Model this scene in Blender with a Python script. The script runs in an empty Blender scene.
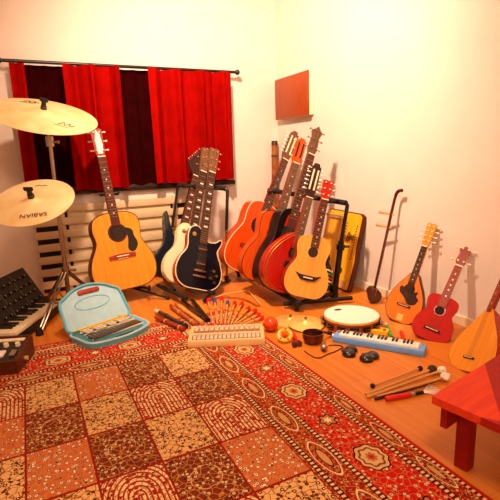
import bpy, bmesh, math, random
from mathutils import Vector as V, Matrix
random.seed(7)
SC = bpy.context.scene
COL = SC.collection
PI = math.pi

# ------------------------------------------------------------------ camera
FPX, PITCH, ROLL, YAW, CH = 450.0, math.radians(12), math.radians(-2), math.radians(-26), 0.9
def _basis():
    cp, sp = math.cos(PITCH), math.sin(PITCH)
    fwd, up, rt = V((0, cp, -sp)), V((0, sp, cp)), V((1, 0, 0))
    c, s = math.cos(ROLL), math.sin(ROLL)
    a, b = c*rt + s*up, -s*rt + c*up
    Z = Matrix.Rotation(YAW, 3, 'Z')
    return Z @ a, Z @ b, Z @ fwd
CA, CB, CC = _basis()
CO = V((0, 0, CH))
cd = bpy.data.cameras.new('camera'); cam = bpy.data.objects.new('camera', cd); COL.objects.link(cam)
cam.matrix_world = Matrix((( CA.x, CB.x, -CC.x, CO.x), (CA.y, CB.y, -CC.y, CO.y), (CA.z, CB.z, -CC.z, CO.z), (0, 0, 0, 1)))
cd.sensor_width = 36.0; cd.sensor_fit = 'HORIZONTAL'; cd.lens = FPX/500*36; cd.clip_start = 0.02
SC.camera = cam
def ray(x, y): return (x-250)*CA - (y-249)*CB + FPX*CC
def fl(x, y, z=0.0):
    d = ray(x, y); return CO + d*((z-CH)/d.z)
def on_plane(x, y, p0, n):
    d = ray(x, y); n = V(n); return CO + d*((V(p0)-CO).dot(n)/d.dot(n))
def depth(P): return (V(P)-CO).dot(CC)
def at_depth(x, y, d): return CO + ray(x, y)*(d/FPX)

# ------------------------------------------------------------------ materials
def lin(c): return c/12.92 if c <= 0.04045 else ((c+0.055)/1.055)**2.4
def hx(s): return tuple(lin(int(s[i:i+2], 16)/255) for i in (0, 2, 4)) + (1.0,)
class NT:
    def __init__(self, name):
        self.m = bpy.data.materials.new(name); self.m.use_nodes = True
        self.t = self.m.node_tree; self.n = self.t.nodes; self.b = self.n['Principled BSDF']
    def add(self, kind, **kw):
        q = self.n.new(kind)
        for k, v in kw.items(): setattr(q, k, v)
        return q
    def link(self, a, b): self.t.links.new(a, b)
    def ramp(self, fac, stops, interp='LINEAR'):
        r = self.add('ShaderNodeValToRGB'); cr = r.color_ramp; cr.interpolation = interp
        while len(cr.elements) < len(stops): cr.elements.new(0.5)
        for e, (p, c) in zip(cr.elements, stops): e.position = p; e.color = c
        self.link(fac, r.inputs[0]); return r.outputs[0]
def plain(name, c, rough=0.5, metal=0.0, coat=0.0, var=0.08, scale=30.0, spec=None, sheen=0.0):
    t = NT(name); c = hx(c) if isinstance(c, str) else c
    tc = t.add('ShaderNodeTexCoord'); no = t.add('ShaderNodeTexNoise'); no.inputs['Scale'].default_value = scale
    no.inputs['Detail'].default_value = 3
    t.link(tc.outputs['Object'], no.inputs['Vector'])
    lo = tuple(max(0, x*(1-var*1.5)) for x in c[:3]) + (1,); hi = tuple(min(1, x*(1+var)) for x in c[:3]) + (1,)
    t.link(t.ramp(no.outputs['Fac'], [(0.3, lo), (0.7, hi)]), t.b.inputs['Base Color'])
    t.b.inputs['Roughness'].default_value = rough; t.b.inputs['Metallic'].default_value = metal
    t.b.inputs['Coat Weight'].default_value = coat; t.b.inputs['Coat Roughness'].default_value = 0.15
    if spec is not None: t.b.inputs['Specular IOR Level'].default_value = spec
    if sheen: t.b.inputs['Sheen Weight'].default_value = sheen
    return t.m
def wood(name, c1, c2, stretch=(40, 3, 40), rough=0.4, coat=0.25):
    t = NT(name); tc = t.add('ShaderNodeTexCoord'); mp = t.add('ShaderNodeMapping'); mp.inputs['Scale'].default_value = stretch
    no = t.add('ShaderNodeTexNoise'); no.inputs['Scale'].default_value = 1.6; no.inputs['Detail'].default_value = 5; no.inputs['Distortion'].default_value = 0.6
    t.link(tc.outputs['Object'], mp.inputs['Vector']); t.link(mp.outputs[0], no.inputs['Vector'])
    t.link(t.ramp(no.outputs['Fac'], [(0.3, hx(c1)), (0.68, hx(c2))]), t.b.inputs['Base Color'])
    t.b.inputs['Roughness'].default_value = rough; t.b.inputs['Coat Weight'].default_value = coat*0.4; t.b.inputs['Coat Roughness'].default_value = 0.12; t.b.inputs['Specular IOR Level'].default_value = 0.3
    return t.m
M = {}
M['wall'] = plain('wall_paint', 'DED2C6', 0.75, var=0.025, scale=6)
M['ceil'] = plain('ceiling_paint', 'F2EADC', 0.8, var=0.02)
M['base'] = plain('baseboard_paint', 'E9D6B4', 0.5, var=0.03)
M['slat'] = plain('slat_paint', 'CDB48C', 0.55, var=0.06, scale=9)
M['radiator'] = plain('radiator_enamel', 'D2B88C', 0.5, var=0.05)
M['gap'] = plain('dark_gap_shade', '1E0E06', 0.7)
M['sill'] = wood('dark_sill_wood', '1C0A05', '2E120A', (3, 40, 40))
M['velvet'] = plain('red_velvet', 'BE0A04', 0.9, var=0.10, scale=10, spec=0.05)
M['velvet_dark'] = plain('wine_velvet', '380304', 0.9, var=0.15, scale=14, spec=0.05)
M['pane'] = plain('night_window_glass', '140606', 0.15)
M['chrome'] = plain('chrome', 'A89880', 0.25, 1.0, var=0.02)
M['steel'] = plain('brushed_steel', 'B8AC9C', 0.32, 1.0, var=0.06)
M['black'] = plain('black_enamel', '0B0908', 0.35, var=0.1)
M['foam'] = plain('black_foam', '0E0C0B', 0.8)
M['greyfoam'] = plain('grey_rubber_sleeve', '6A5A48', 0.6)
M['rubber'] = plain('black_rubber', '080706', 0.7)
M['ivory'] = plain('ivory_plastic', 'E8D8B4', 0.35, var=0.03)
M['white'] = plain('white_plastic', 'F4EEE4', 0.35, var=0.02)
M['spruce'] = wood('orange_spruce', 'D67A12', 'E89428', (60, 3, 60), 0.3, 0.5)
M['palespruce'] = wood('pale_spruce', 'D88E30', 'E6A248', (60, 3, 60), 0.35, 0.35)
M['cedar'] = wood('orange_cedar', 'C03E08', 'D4500E', (60, 3, 60), 0.3, 0.5)
M['redburst'] = wood('red_burst', '980E06', 'B41A0C', (40, 3, 40), 0.25, 0.6)
M['lacq'] = wood('red_lacquer', 'A01208', 'B81E0E', (40, 3, 40), 0.28, 0.6)
M['tort'] = wood('dark_mahogany', '3A0E06', '5A1A0A', (30, 4, 30), 0.35, 0.4)
M['mahog'] = wood('red_mahogany', '7A2210', '93301A', (30, 4, 30), 0.4, 0.3)
M['rosewood'] = wood('rosewood_board', '3A140C', '521E12', (60, 5, 60), 0.7, 0.0)
M['ebony'] = wood('ebony_board', '22100A', '3A1C12', (60, 5, 60), 0.7, 0.0)
M['greyboard'] = wood('worn_fingerboard', '5A3A26', '704C34', (60, 5, 60), 0.7, 0.0)
M['redboard'] = wood('red_fingerboard', '8A2412', 'A4361C', (60, 5, 60), 0.5, 0.05)
M['ukered'] = plain('matt_red_paint', 'B0140A', 0.6, spec=0.2)
M['fretwire'] = plain('dull_fret_wire', '8A6A48', 0.5)
M['mandotop'] = wood('amber_top', 'D0640E', 'E07C20', (60, 3, 60), 0.4, 0.15)
M['lutetop'] = wood('honey_top', 'D9821A', 'E8982E', (60, 3, 60), 0.55, 0.0)
M['wire'] = plain('bronze_string', '6E4A2A', 0.6)
M['hole'] = plain('sound_hole_dark', '1A0703', 0.9)
M['tealpaint'] = plain('dark_teal_lacquer', '071A26', 0.22, coat=0.6, var=0.2)
M['navy'] = plain('blue_black_lacquer', '080B18', 0.16, coat=0.0, spec=0.3, var=0.25, scale=8)
M['cream'] = plain('cream_lacquer', 'EAD8AE', 0.25, coat=0.5, var=0.03)
M['redside'] = plain('cherry_lacquer', '8E0E0A', 0.25, coat=0.6)
M['maple'] = wood('maple', 'C98E4A', 'DBA25C', (30, 4, 30), 0.4, 0.3)
M['gold'] = plain('gold_hardware', 'D9A850', 0.25, 1.0)
M['brass'] = plain('brass_bell_metal', 'F2CC74', 0.4, .55)
M['pearl'] = plain('pearl_inlay_and_glare', 'E6E0D0', 0.25, var=0.1, scale=80)
M['turq'] = plain('turquoise_plastic', '56AEC6', 0.35, var=0.04)
M['turqlid'] = plain('pale_turquoise_plastic', 'A2CCDC', 0.3, var=0.04)
M['tealdeck'] = plain('teal_tray', '2F7880', 0.4)
M['bar'] = plain('dark_metal_bar', '7A6A5C', 0.3, 0.9)
M['silverbar'] = plain('silver_metal_bar', 'E0D4C0', 0.35, 0.45)
M['yellow'] = plain('yellow_plastic', 'E9B81E', 0.35)
M['lightwood'] = wood('pale_beech', 'E6BC7C', 'F0CC94', (4, 40, 40), 0.45, 0.15)
M['beech'] = wood('beech_stick', 'C28440', 'D79A54', (30, 30, 4), 0.5, 0.1)
M['darkstick'] = wood('dark_stick', '30160A', '4A2412', (30, 30, 4), 0.45, 0.15)
M['brownpipe'] = wood('brown_pipe', 'A04C20', 'BC6430', (30, 30, 4), 0.4, 0.3)
M['redpipe'] = wood('red_brown_pipe', '8A2410', 'A43218', (30, 30, 4), 0.4, 0.3)
M['redtip'] = plain('red_rubber', 'D8160C', 0.45)
M['bluetip'] = plain('blue_rubber', '3448A0', 0.45)
M['skin'] = plain('drum_skin', 'F2E8DA', 0.6, var=0.02)
M['drumwood'] = wood('red_brown_drum_shell', '8A3412', 'A54418', (8, 8, 50), 0.35, 0.4)
M['melblue'] = plain('sky_blue_plastic', '6AA8F0', 0.35, var=0.03)
M['green'] = plain('green_plastic', '12A040', 0.35)
M['orangeball'] = wood('orange_maraca', 'C83C08', 'DC4C10', (10, 10, 10), 0.25, 0.5)
M['bowl'] = plain('dark_bronze', '5E2814', 0.3, 0.4, var=0.3, scale=50)
M['castanet'] = plain('black_castanet_wood', '120A07', 0.28, coat=0.4)
M['cord'] = plain('brown_cord', '4A240E', 0.7)
M['felt'] = plain('grey_felt', '3C3026', 0.95)
M['fluff'] = plain('white_fleece', 'F2E6D2', 1.0)
M['synth'] = plain('synth_panel_black', '14100D', 0.45)
M['synthwood'] = wood('wood_cheek', '40180A', '56230F', (30, 4, 30), 0.4, 0.3)
M['cab'] = wood('orange_cabinet_wood', '8E360A', '9E4412', (6, 60, 4), 0.45, 0.15)
M['cream_paint'] = plain('cream_cabinet_edge', 'F0DEC0', 0.6, var=0.02)
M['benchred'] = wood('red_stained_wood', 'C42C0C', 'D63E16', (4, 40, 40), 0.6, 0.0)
M['benchdark'] = wood('dark_red_wood', '8E0E06', 'A2160A', (40, 4, 40), 0.6, 0.0)
M['bamboo'] = wood('brown_bamboo', '6E3410', 'A06024', (6, 6, 14), 0.5, 0.2)
M['goldboard'] = wood('yellow_psaltery_top', 'E09A10', 'F0B428', (50, 3, 50), 0.35, 0.4)
M['brand'] = plain('cymbal_print', '5A1808', 0.7)
M['blackprint'] = plain('black_print', '150A06', 0.7)

def cymbal_mat():
    t = NT('lathed_cymbal_bronze'); tc = t.add('ShaderNodeTexCoord'); sx = t.add('ShaderNodeSeparateXYZ'); t.link(tc.outputs['Object'], sx.inputs[0])
    a = t.add('ShaderNodeMath', operation='MULTIPLY'); t.link(sx.outputs[0], a.inputs[0]); t.link(sx.outputs[0], a.inputs[1])
    b = t.add('ShaderNodeMath', operation='MULTIPLY_ADD'); t.link(sx.outputs[1], b.inputs[0]); t.link(sx.outputs[1], b.inputs[1]); t.link(a.outputs[0], b.inputs[2])
    r = t.add('ShaderNodeMath', operation='SQRT'); t.link(b.outputs[0], r.inputs[0])
    cx = t.add('ShaderNodeCombineXYZ'); t.link(r.outputs[0], cx.inputs[0])
    n = t.add('ShaderNodeTexNoise'); n.inputs['Scale'].default_value = 260; t.link(cx.outputs[0], n.inputs['Vector'])
    n2 = t.add('ShaderNodeTexNoise'); n2.inputs['Scale'].default_value = 9; t.link(tc.outputs['Object'], n2.inputs['Vector'])
    t.link(t.ramp(n2.outputs['Fac'], [(0.3, hx('EACB88')), (0.7, hx('F8E4B0'))]), t.b.inputs['Base Color'])
    bp = t.add('ShaderNodeBump'); bp.inputs['Strength'].default_value = 0.25; bp.inputs['Distance'].default_value = 0.001
    t.link(n.outputs['Fac'], bp.inputs['Height']); t.link(bp.outputs[0], t.b.inputs['Normal'])
    t.b.inputs['Metallic'].default_value = 0.4; t.b.inputs['Roughness'].default_value = 0.45
    return t.m
M['cymbal'] = cymbal_mat()

# tiny expression layer over math nodes for the floor and the carpet
class X:
    T = None
    def __init__(s, o): s.o = o
    @staticmethod
    def op(name, *args):
        q = X.T.add('ShaderNodeMath', operation=name)
        for i, a in enumerate(args):
            if isinstance(a, X): X.T.link(a.o, q.inputs[i])
            else: q.inputs[i].default_value = a
        return X(q.outputs[0])
    def __add__(s, o): return X.op('ADD', s, o)
    def __radd__(s, o): return X.op('ADD', o, s)
    def __sub__(s, o): return X.op('SUBTRACT', s, o)
    def __rsub__(s, o): return X.op('SUBTRACT', o, s)
    def __mul__(s, o): return X.op('MULTIPLY', s, o)
    def __rmul__(s, o): return X.op('MULTIPLY', o, s)
    def __truediv__(s, o): return X.op('DIVIDE', s, o)
    def __lt__(s, o): return X.op('LESS_THAN', s, o)
    def __gt__(s, o): return X.op('GREATER_THAN', s, o)
def band(d, a, b): return (d > a)*(d < b)
def xabs(a): return X.op('ABSOLUTE', a)
def xmin(a, b): return X.op('MINIMUM', a, b)
def mixc(fac, a, b):
    q = X.T.add('ShaderNodeMix', data_type='RGBA')
    X.T.link(fac.o, q.inputs[0])
    for i, c in ((6, a), (7, b)):
        if isinstance(c, tuple): q.inputs[i].default_value = c
        else: X.T.link(c, q.inputs[i])
    return q.outputs[2]

def floor_mat():
    t = NT('orange_plank_floor'); X.T = t
    tc = t.add('ShaderNodeTexCoord'); br = t.add('ShaderNodeTexBrick')
    br.inputs['Scale'].default_value = 1.0; br.inputs['Brick Width'].default_value = 1.3; br.inputs['Row Height'].default_value = 0.095
    br.inputs['Mortar Size'].default_value = 0.0012; br.inputs['Mortar Smooth'].default_value = 0.2
    br.inputs['Color1'].default_value = (0.35, 0.35, 0.35, 1); br.inputs['Color2'].default_value = (0.65, 0.65, 0.65, 1); br.inputs['Mortar'].default_value = (0.05, 0.05, 0.05, 1)
    mp = t.add('ShaderNodeMapping'); mp.inputs['Rotation'].default_value = (0, 0, PI/2)
    t.link(tc.outputs['Object'], mp.inputs[0]); t.link(mp.outputs[0], br.inputs['Vector'])
    m2 = t.add('ShaderNodeMapping'); m2.inputs['Scale'].default_value = (40, 2.2, 1); t.link(tc.outputs['Object'], m2.inputs[0])
    no = t.add('ShaderNodeTexNoise'); no.inputs['Scale'].default_value = 1; no.inputs['Detail'].default_value = 5; t.link(m2.outputs[0], no.inputs['Vector'])
    f = X(no.outputs['Fac'])*0.6 + X(br.outputs['Color'])*0.5
    c = t.ramp(f.o, [(0.1, hx('7A3208')), (0.38, hx('C4681A')), (0.8, hx('E08E34'))])
    t.link(c, t.b.inputs['Base Color']); t.b.inputs['Roughness'].default_value = 0.38; t.b.inputs['Specular IOR Level'].default_value = 0.3
    return t.m
M['floor'] = floor_mat()

RX, RY = 0.982, 2.352        # far right corner of the carpet
def rug_mat():
    t = NT('persian_carpet_wool'); X.T = t
    tc = t.add('ShaderNodeTexCoord'); sx = t.add('ShaderNodeSeparateXYZ'); t.link(tc.outputs['Object'], sx.inputs[0])
    px, py = X(sx.outputs[0]), X(sx.outputs[1])
    wn = t.add('ShaderNodeTexNoise'); wn.inputs['Scale'].default_value = 38; t.link(tc.outputs['Object'], wn.inputs['Vector'])
    wob = (X(wn.outputs['Fac'])-0.5)*0.014
    u = 0.0 - px; v = 0.0 - py - 0.075
    d = xmin(u, v); side = u < v
    s = side*v + (1.0-side)*u
    red, dred, ivory, dark, ochre, orange, pale = hx('BC160C'), hx('6E0804'), hx('E0C08C'), hx('180A0A'), hx('C48440'), hx('C2380F'), hx('F0DDB4')
    # small flowers: voronoi blossoms on the coloured grounds
    vo = t.add('ShaderNodeTexVoronoi'); vo.inputs['Scale'].default_value = 68; t.link(tc.outputs['Object'], vo.inputs['Vector'])
    vd = X(vo.outputs['Distance']); vc = t.add('ShaderNodeSeparateColor'); t.link(vo.outputs['Color'], vc.inputs[0])
    ra, rb = X(vc.outputs[0]), X(vc.outputs[1])
    v2 = t.add('ShaderNodeTexVoronoi', feature='DISTANCE_TO_EDGE'); v2.inputs['Scale'].default_value = 48; t.link(tc.outputs['Object'], v2.inputs['Vector'])
    vine = X(v2.outputs['Distance']) < 0.05
    v3 = t.add('ShaderNodeTexVoronoi'); v3.inputs['Scale'].default_value = 150; t.link(tc.outputs['Object'], v3.inputs['Vector'])
    v3d = X(v3.outputs['Distance'])
    def floral(ground, petal, petal2, stem):
        c = mixc(vine, ground, stem)
        c = mixc((v3d < 0.22)*(rb > 0.3), c, petal2)
        c = mixc((vd < 0.42)*(ra > 0.35), c, dark)
        c = mixc((vd < 0.34)*(ra > 0.35), c, petal)
        c = mixc((vd < 0.16)*(ra > 0.35), c, petal2)
        return c
    main = floral(red, ivory, orange, hx('C86A3C'))
    # ---- centre: garden panels
    cu, cv = (u-0.345)/0.185, (v-0.345)/0.245
    fu, fv = X.op('FRACT', cu), X.op('FRACT', cv)
    iu, iv = X.op('FLOOR', cu), X.op('FLOOR', cv)
    hsh = X.op('FRACT', iu*0.37 + iv*0.29 + 0.08)
    pA = floral(hx('DCAC6C'), hx('6A2814'), pale, hx('8A4A18')); pB = floral(hx('702A1A'), ivory, red, hx('B8823C'))
    pC = floral(hx('E8CA94'), red, dark, hx('A06A30')); pD = floral(hx('C4663A'), pale, dark, ochre)
    pan = mixc(hsh > 0.25, pA, pB); pan = mixc(hsh > 0.5, pan, pC); pan = mixc(hsh > 0.75, pan, pD)
    # arches on the pale panels
    rr = X.op('SQRT', (fu-0.5)*(fu-0.5)*1.2 + X.op('MAXIMUM', 0.45-fv, 0.0)*X.op('MAXIMUM', 0.45-fv, 0.0))
    arch = X.op('SINE', rr*80.0) > 0.35
    pan = mixc((hsh > 0.5)*(hsh < 0.75)*arch, pan, hx('9A2412'))
    edge = xmin(xmin(fu, 1.0-fu), xmin(fv, 1.0-fv))
    pan = mixc(edge < 0.018, pan, hx('8A1A0C'))
    # tree/medallion in the middle of each panel
    mr = X.op('SQRT', (fu-0.5)*(fu-0.5)*1.0 + (fv-0.5)*(fv-0.5)*1.6)
    pan = mixc((hsh < 0.5)*band(mr + wob*9.0, 0.24, 0.255), pan, hx('D8A868'))
    # ---- ring medallions of the main border
    per = side*0.438 + (1.0-side)*0.326; off = side*0.169 + (1.0-side)*0.195; a = X.op('FRACT', (s+off)/per)*per - per*0.5; b = d - 0.158
    an = X.op('ARCTAN2', b, a); pet = X.op('COSINE', an*8.0)*0.06
    e = X.op('SQRT', (a/0.055)*(a/0.055) + (b/0.045)*(b/0.045)) + pet
    main = mixc(e < 1.1, main, dark); main = mixc(e < 1.0, main, hx('D2AC74')); main = mixc(band(e, 0.66, 0.8), main, hx('7A3A1A'))
    main = mixc(e < 0.36, main, hx('A87840')); main = mixc(e < 0.2, main, red)
    a2 = X.op('FRACT', (s+off)/per + 0.5)*per - per*0.5
    e2 = X.op('SQRT', (a2/0.032)*(a2/0.032) + (b/0.03)*(b/0.03)) + X.op('COSINE', X.op('ARCTAN2', b, a2)*6.0)*0.15
    main = mixc(e2 < 1.0, main, dark); main = mixc(e2 < 0.8, main, hx('B8743C')); main = mixc(e2 < 0.35, main, pale)
    # ---- narrow borders with long lozenges
    def lozenge(c0, h, p, ground):
        q = X.op('FRACT', s/p)*p - p/2; bb = xabs(d-c0)
        e = X.op('POWER', xabs(q)/(p*0.38), 2.0) + X.op('POWER', bb/h, 1.6) + wob*4.0
        c = mixc(band(e, 0.76, 0.95), ground, ivory); c = mixc(band(e, 0.70, 0.76), c, dark); c = mixc(e < 0.30, c, hx('5A140A')); c = mixc(e < 0.2, c, hx('C89858'))
        return c
    small = floral(hx('9A1A0C'), ochre, ivory, hx('B8702C'))
    inner = lozenge(0.282, 0.03, 0.236, small); outer = lozenge(0.043, 0.02, 0.2, small)
    def guard():
        g = X.op('SINE', s*380.0) > 0.0
        return mixc(g, ivory, hx('5A1208'))
    g = guard()
    col = mixc(d > 0.345, inner, pan)
    col = mixc(d < 0.238, col, main); col = mixc(d < 0.072, col, outer)
    for c0 in (0.078, 0.240, 0.328):
        col = mixc(band(d, c0-0.006, c0+0.006), col, g)
        col = mixc(band(d, c0-0.009, c0-0.006), col, dark); col = mixc(band(d, c0+0.006, c0+0.009), col, dark)
    col = mixc(band(d, 0.012, 0.022), col, g); col = mixc(d < 0.012, col, hx('B4140A'))
    # the far end has an extra plain strip with small flowers
    tip = (v < 0.0)
    col = mixc(tip, col, floral(hx('A8200E'), ivory, dark, ochre)); col = mixc(band(v, -0.006, 0.004), col, ivory)
    col = mixc(v < -0.063, col, hx('B4140A'))
    fz = t.add('ShaderNodeTexNoise'); fz.inputs['Scale'].default_value = 420; t.link(tc.outputs['Object'], fz.inputs['Vector'])
    mu = t.add('ShaderNodeMix', data_type='RGBA', blend_type='MULTIPLY'); mu.inputs[0].default_value = 0.35
    t.link(col, mu.inputs[6]); t.link(t.ramp(fz.outputs['Fac'], [(0.3, (0.6, 0.6, 0.6, 1)), (0.6, (1, 1, 1, 1))]), mu.inputs[7])
    t.link(mu.outputs[2], t.b.inputs['Base Color']); t.b.inputs['Roughness'].default_value = 0.95; t.b.inputs['Specular IOR Level'].default_value = 0.1
    bp = t.add('ShaderNodeBump'); bp.inputs['Strength'].default_value = 0.3; bp.inputs['Distance'].default_value = 0.002
    t.link(fz.outputs['Fac'], bp.inputs['Height']); t.link(bp.outputs[0], t.b.inputs['Normal'])
    return t.m
M['rug'] = rug_mat()

# ------------------------------------------------------------------ mesh helpers
class MB:
    def __init__(s): s.bm = bmesh.new()
    def _xf(s, vs, mat):
        if mat is not None: bmesh.ops.transform(s.bm, matrix=mat, verts=vs)
    def box(s, c, size, mat=None, bevel=0.0):
        r = bmesh.ops.create_cube(s.bm, size=1.0); vs = r['verts']
        bmesh.ops.scale(s.bm, vec=V(size), verts=vs)
        if bevel:
            es = list({e for v in vs for e in v.link_edges})
            q = bmesh.ops.bevel(s.bm, geom=es, offset=bevel, segments=2, affect='EDGES', profile=0.5)
            vs = list({v for f in q['faces'] for v in f.verts} | {v for v in vs if v.is_valid})
            seen = set(vs); st = list(vs)
            while st:
                for e in st.pop().link_edges:
                    for w in e.verts:
                        if w not in seen: seen.add(w); st.append(w)
            vs = list(seen)
        bmesh.ops.translate(s.bm, vec=V(c), verts=vs); s._xf(vs, mat); return s
    def cyl(s, p0, p1, r0, r1=None, n=12, mat=None):
        p0, p1 = V(p0), V(p1); r1 = r0 if r1 is None else r1
        d = p1-p0; L = d.length
        if L < 1e-6: return s
        q = bmesh.ops.create_cone(s.bm, cap_ends=True, segments=n, radius1=r0, radius2=r1, depth=L)
        R = d.to_track_quat('Z', 'Y').to_matrix().to_4x4()
        bmesh.ops.transform(s.bm, matrix=Matrix.Translation((p0+p1)/2) @ R, verts=q['verts']); s._xf(q['verts'], mat); return s
    def ball(s, c, r, sc=(1, 1, 1), mat=None, n=16):
        q = bmesh.ops.create_uvsphere(s.bm, u_segments=n, v_segments=max(6, n//2), radius=r)
        bmesh.ops.scale(s.bm, vec=V(sc), verts=q['verts']); bmesh.ops.translate(s.bm, vec=V(c), verts=q['verts']); s._xf(q['verts'], mat); return s
    def prism(s, pts, z0, z1, mat=None):
        n = len(pts)
        a = [s.bm.verts.new((p[0], p[1], z0)) for p in pts]; b = [s.bm.verts.new((p[0], p[1], z1)) for p in pts]
        s.bm.faces.new(b); s.bm.faces.new(a[::-1])
        for i in range(n):
            j = (i+1) % n; s.bm.faces.new((a[i], a[j], b[j], b[i]))
        s._xf(a+b, mat); return s
    def lathe(s, prof, n=40, mat=None):
        rings = []; allv = []
        for r, z in prof:
            if r < 1e-6: ring = [s.bm.verts.new((0, 0, z))]
            else: ring = [s.bm.verts.new((r*math.cos(2*PI*k/n), r*math.sin(2*PI*k/n), z)) for k in range(n)]
            rings.append(ring); allv += ring
        for A, B in zip(rings, rings[1:]):
            for k in range(n):
                j = (k+1) % n
                if len(A) == 1 and len(B) == 1: continue
                if len(A) == 1: s.bm.faces.new((A[0], B[j], B[k]))
                elif len(B) == 1: s.bm.faces.new((A[k], A[j], B[0]))
                else: s.bm.faces.new((A[k], A[j], B[j], B[k]))
        s._xf(allv, mat); return s
    def tube(s, pts, r, n=8, closed=False, mat=None):
        pts = [V(p) for p in pts]; N = len(pts); rings = []; allv = []
        rs = r if isinstance(r, (list, tuple)) else [r]*N
        nrm = None
        for i, p in enumerate(pts):
            if closed: t = pts[(i+1) % N]-pts[i-1]
            else: t = pts[min(i+1, N-1)]-pts[max(i-1, 0)]
            t.normalize()
            if nrm is None:
                nrm = t.orthogonal().normalized()
            else:
                nrm = (nrm - t*nrm.dot(t)).normalized()
            b = t.cross(nrm)
            ring = [s.bm.verts.new(p + (nrm*math.cos(2*PI*k/n) + b*math.sin(2*PI*k/n))*rs[i]) for k in range(n)]
            rings.append(ring); allv += ring
        for i in range(N if closed else N-1):
            A, B = rings[i], rings[(i+1) % N]
            off = 0
            if closed and i == N-1:
                off = min(range(n), key=lambda o: (A[0].co-B[o].co).length)
            for k in range(n): s.bm.faces.new((A[k], A[(k+1) % n], B[(k+1+off) % n], B[(k+off) % n]))
        if not closed: s.bm.faces.new(rings[0][::-1]); s.bm.faces.new(rings[-1])
        s._xf(allv, mat); return s
    def build(s, name, mat, parent=None, smooth=True, kind=None):
        bmesh.ops.recalc_face_normals(s.bm, faces=s.bm.faces)
        if smooth:
            for f in s.bm.faces: f.smooth = True
            for e in s.bm.edges:
                if len(e.link_faces) == 2 and e.calc_face_angle(0) > math.radians(38): e.smooth = False
        me = bpy.data.meshes.new(name); s.bm.to_mesh(me); s.bm.free()
        me.materials.append(M[mat] if isinstance(mat, str) else mat)
        o = bpy.data.objects.new(name, me); COL.objects.link(o)
        if parent is not None: o.parent = parent
        if kind: o['kind'] = kind
        return o
def thing(name, label, cat, loc=(0, 0, 0), mat=None, group=None, rotz=0.0):
    o = bpy.data.objects.new(name, None); COL.objects.link(o); o.empty_display_size = 0.05
    o.matrix_world = mat if mat is not None else Matrix.Translation(V(loc)) @ Matrix.Rotation(rotz, 4, 'Z')
    o['label'] = label; o['category'] = cat
    if group: o['group'] = group
    return o
def tag(o, label, cat, group=None):
    o['label'] = label; o['category'] = cat
    if group: o['group'] = group
    return o
def frame(origin, xa, ya, za): 
    return Matrix(((xa.x, ya.x, za.x, origin.x), (xa.y, ya.y, za.y, origin.y), (xa.z, ya.z, za.z, origin.z), (0, 0, 0, 1)))
def catmull(P, per=6, closed=False):
    out = []; n = len(P)
    for i in range(n if closed else n-1):
        g = lambda k: V(P[k % n]) if closed else V(P[min(max(k, 0), n-1)])
        p0, p1, p2, p3 = g(i-1), g(i), g(i+1), g(i+2)
        for k in range(per):
            t = k/per
            out.append(0.5*((2*p1) + (p2-p0)*t + (2*p0-5*p1+4*p2-p3)*t*t + (3*p1-p0-3*p2+p3)*t**3))
    if not closed: out.append(V(P[-1]))
    return out
def sym(half, per=5):
    """closed outline from a right-hand half profile (x, y) that starts at the bottom centre and ends at the top"""
    h = [V((x, y, 0)) for x, y in half]
    full = h + [V((-p.x, p.y, 0)) for p in reversed(h) if p.x > 1e-6]
    return [(p.x, p.y) for p in catmull(full, per, True)]
def wide(half, k): return sym([(x*k, y) for x, y in half])
def circle(cx, cy, r, n=28): return [(cx+r*math.cos(2*PI*k/n), cy+r*math.sin(2*PI*k/n)) for k in range(n)]
def structure(mb, name, mat, smooth=False): return mb.build(name, mat, None, smooth, 'structure')

# ------------------------------------------------------------------ the room
WB, WR = 3.36, 1.93
WLX, WFY, HC = -1.5, -1.6, 2.45
structure(MB().box(((WLX+WR)/2, (WFY+WB)/2, -0.05), (WR-WLX+0.2, WB-WFY+0.2, 0.1)), 'floor', 'floor')
structure(MB().box(((WLX+WR)/2, (WFY+WB)/2, HC+0.05), (WR-WLX+0.2, WB-WFY+0.2, 0.1)), 'ceiling', 'ceil')
structure(MB().box(((WLX+WR)/2, WB+0.05, HC/2), (WR-WLX+0.2, 0.1, HC)), 'wall_back', 'wall')
structure(MB().box((WR+0.05, (WFY+WB)/2, HC/2), (0.1, WB-WFY, HC)), 'wall_right', 'wall')
structure(MB().box((WLX-0.05, (WFY+WB)/2, HC/2), (0.1, WB-WFY, HC)), 'wall_left', 'wall')
structure(MB().box(((WLX+WR)/2, WFY-0.05, HC/2), (WR-WLX+0.2, 0.1, HC)), 'wall_front', 'wall')
structure(MB().box((WR-0.008, (WFY+WB)/2, 0.026), (0.016, WB-WFY, 0.052), bevel=0.004), 'baseboard_right', 'base')
structure(MB().box((1.53, WB-0.008, 0.026), (0.76, 0.016, 0.052), bevel=0.004), 'baseboard_back', 'base')
# window behind the curtains, with its dark sill
w = MB().box((0.75, WB-0.004, 1.10), (1.44, 0.008, 0.76)); structure(w, 'window_1', 'pane')
structure(MB().box((0.745, WB-0.02, 0.688), (1.53, 0.04, 0.034), bevel=0.004), 'trim_1', 'sill')

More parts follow.
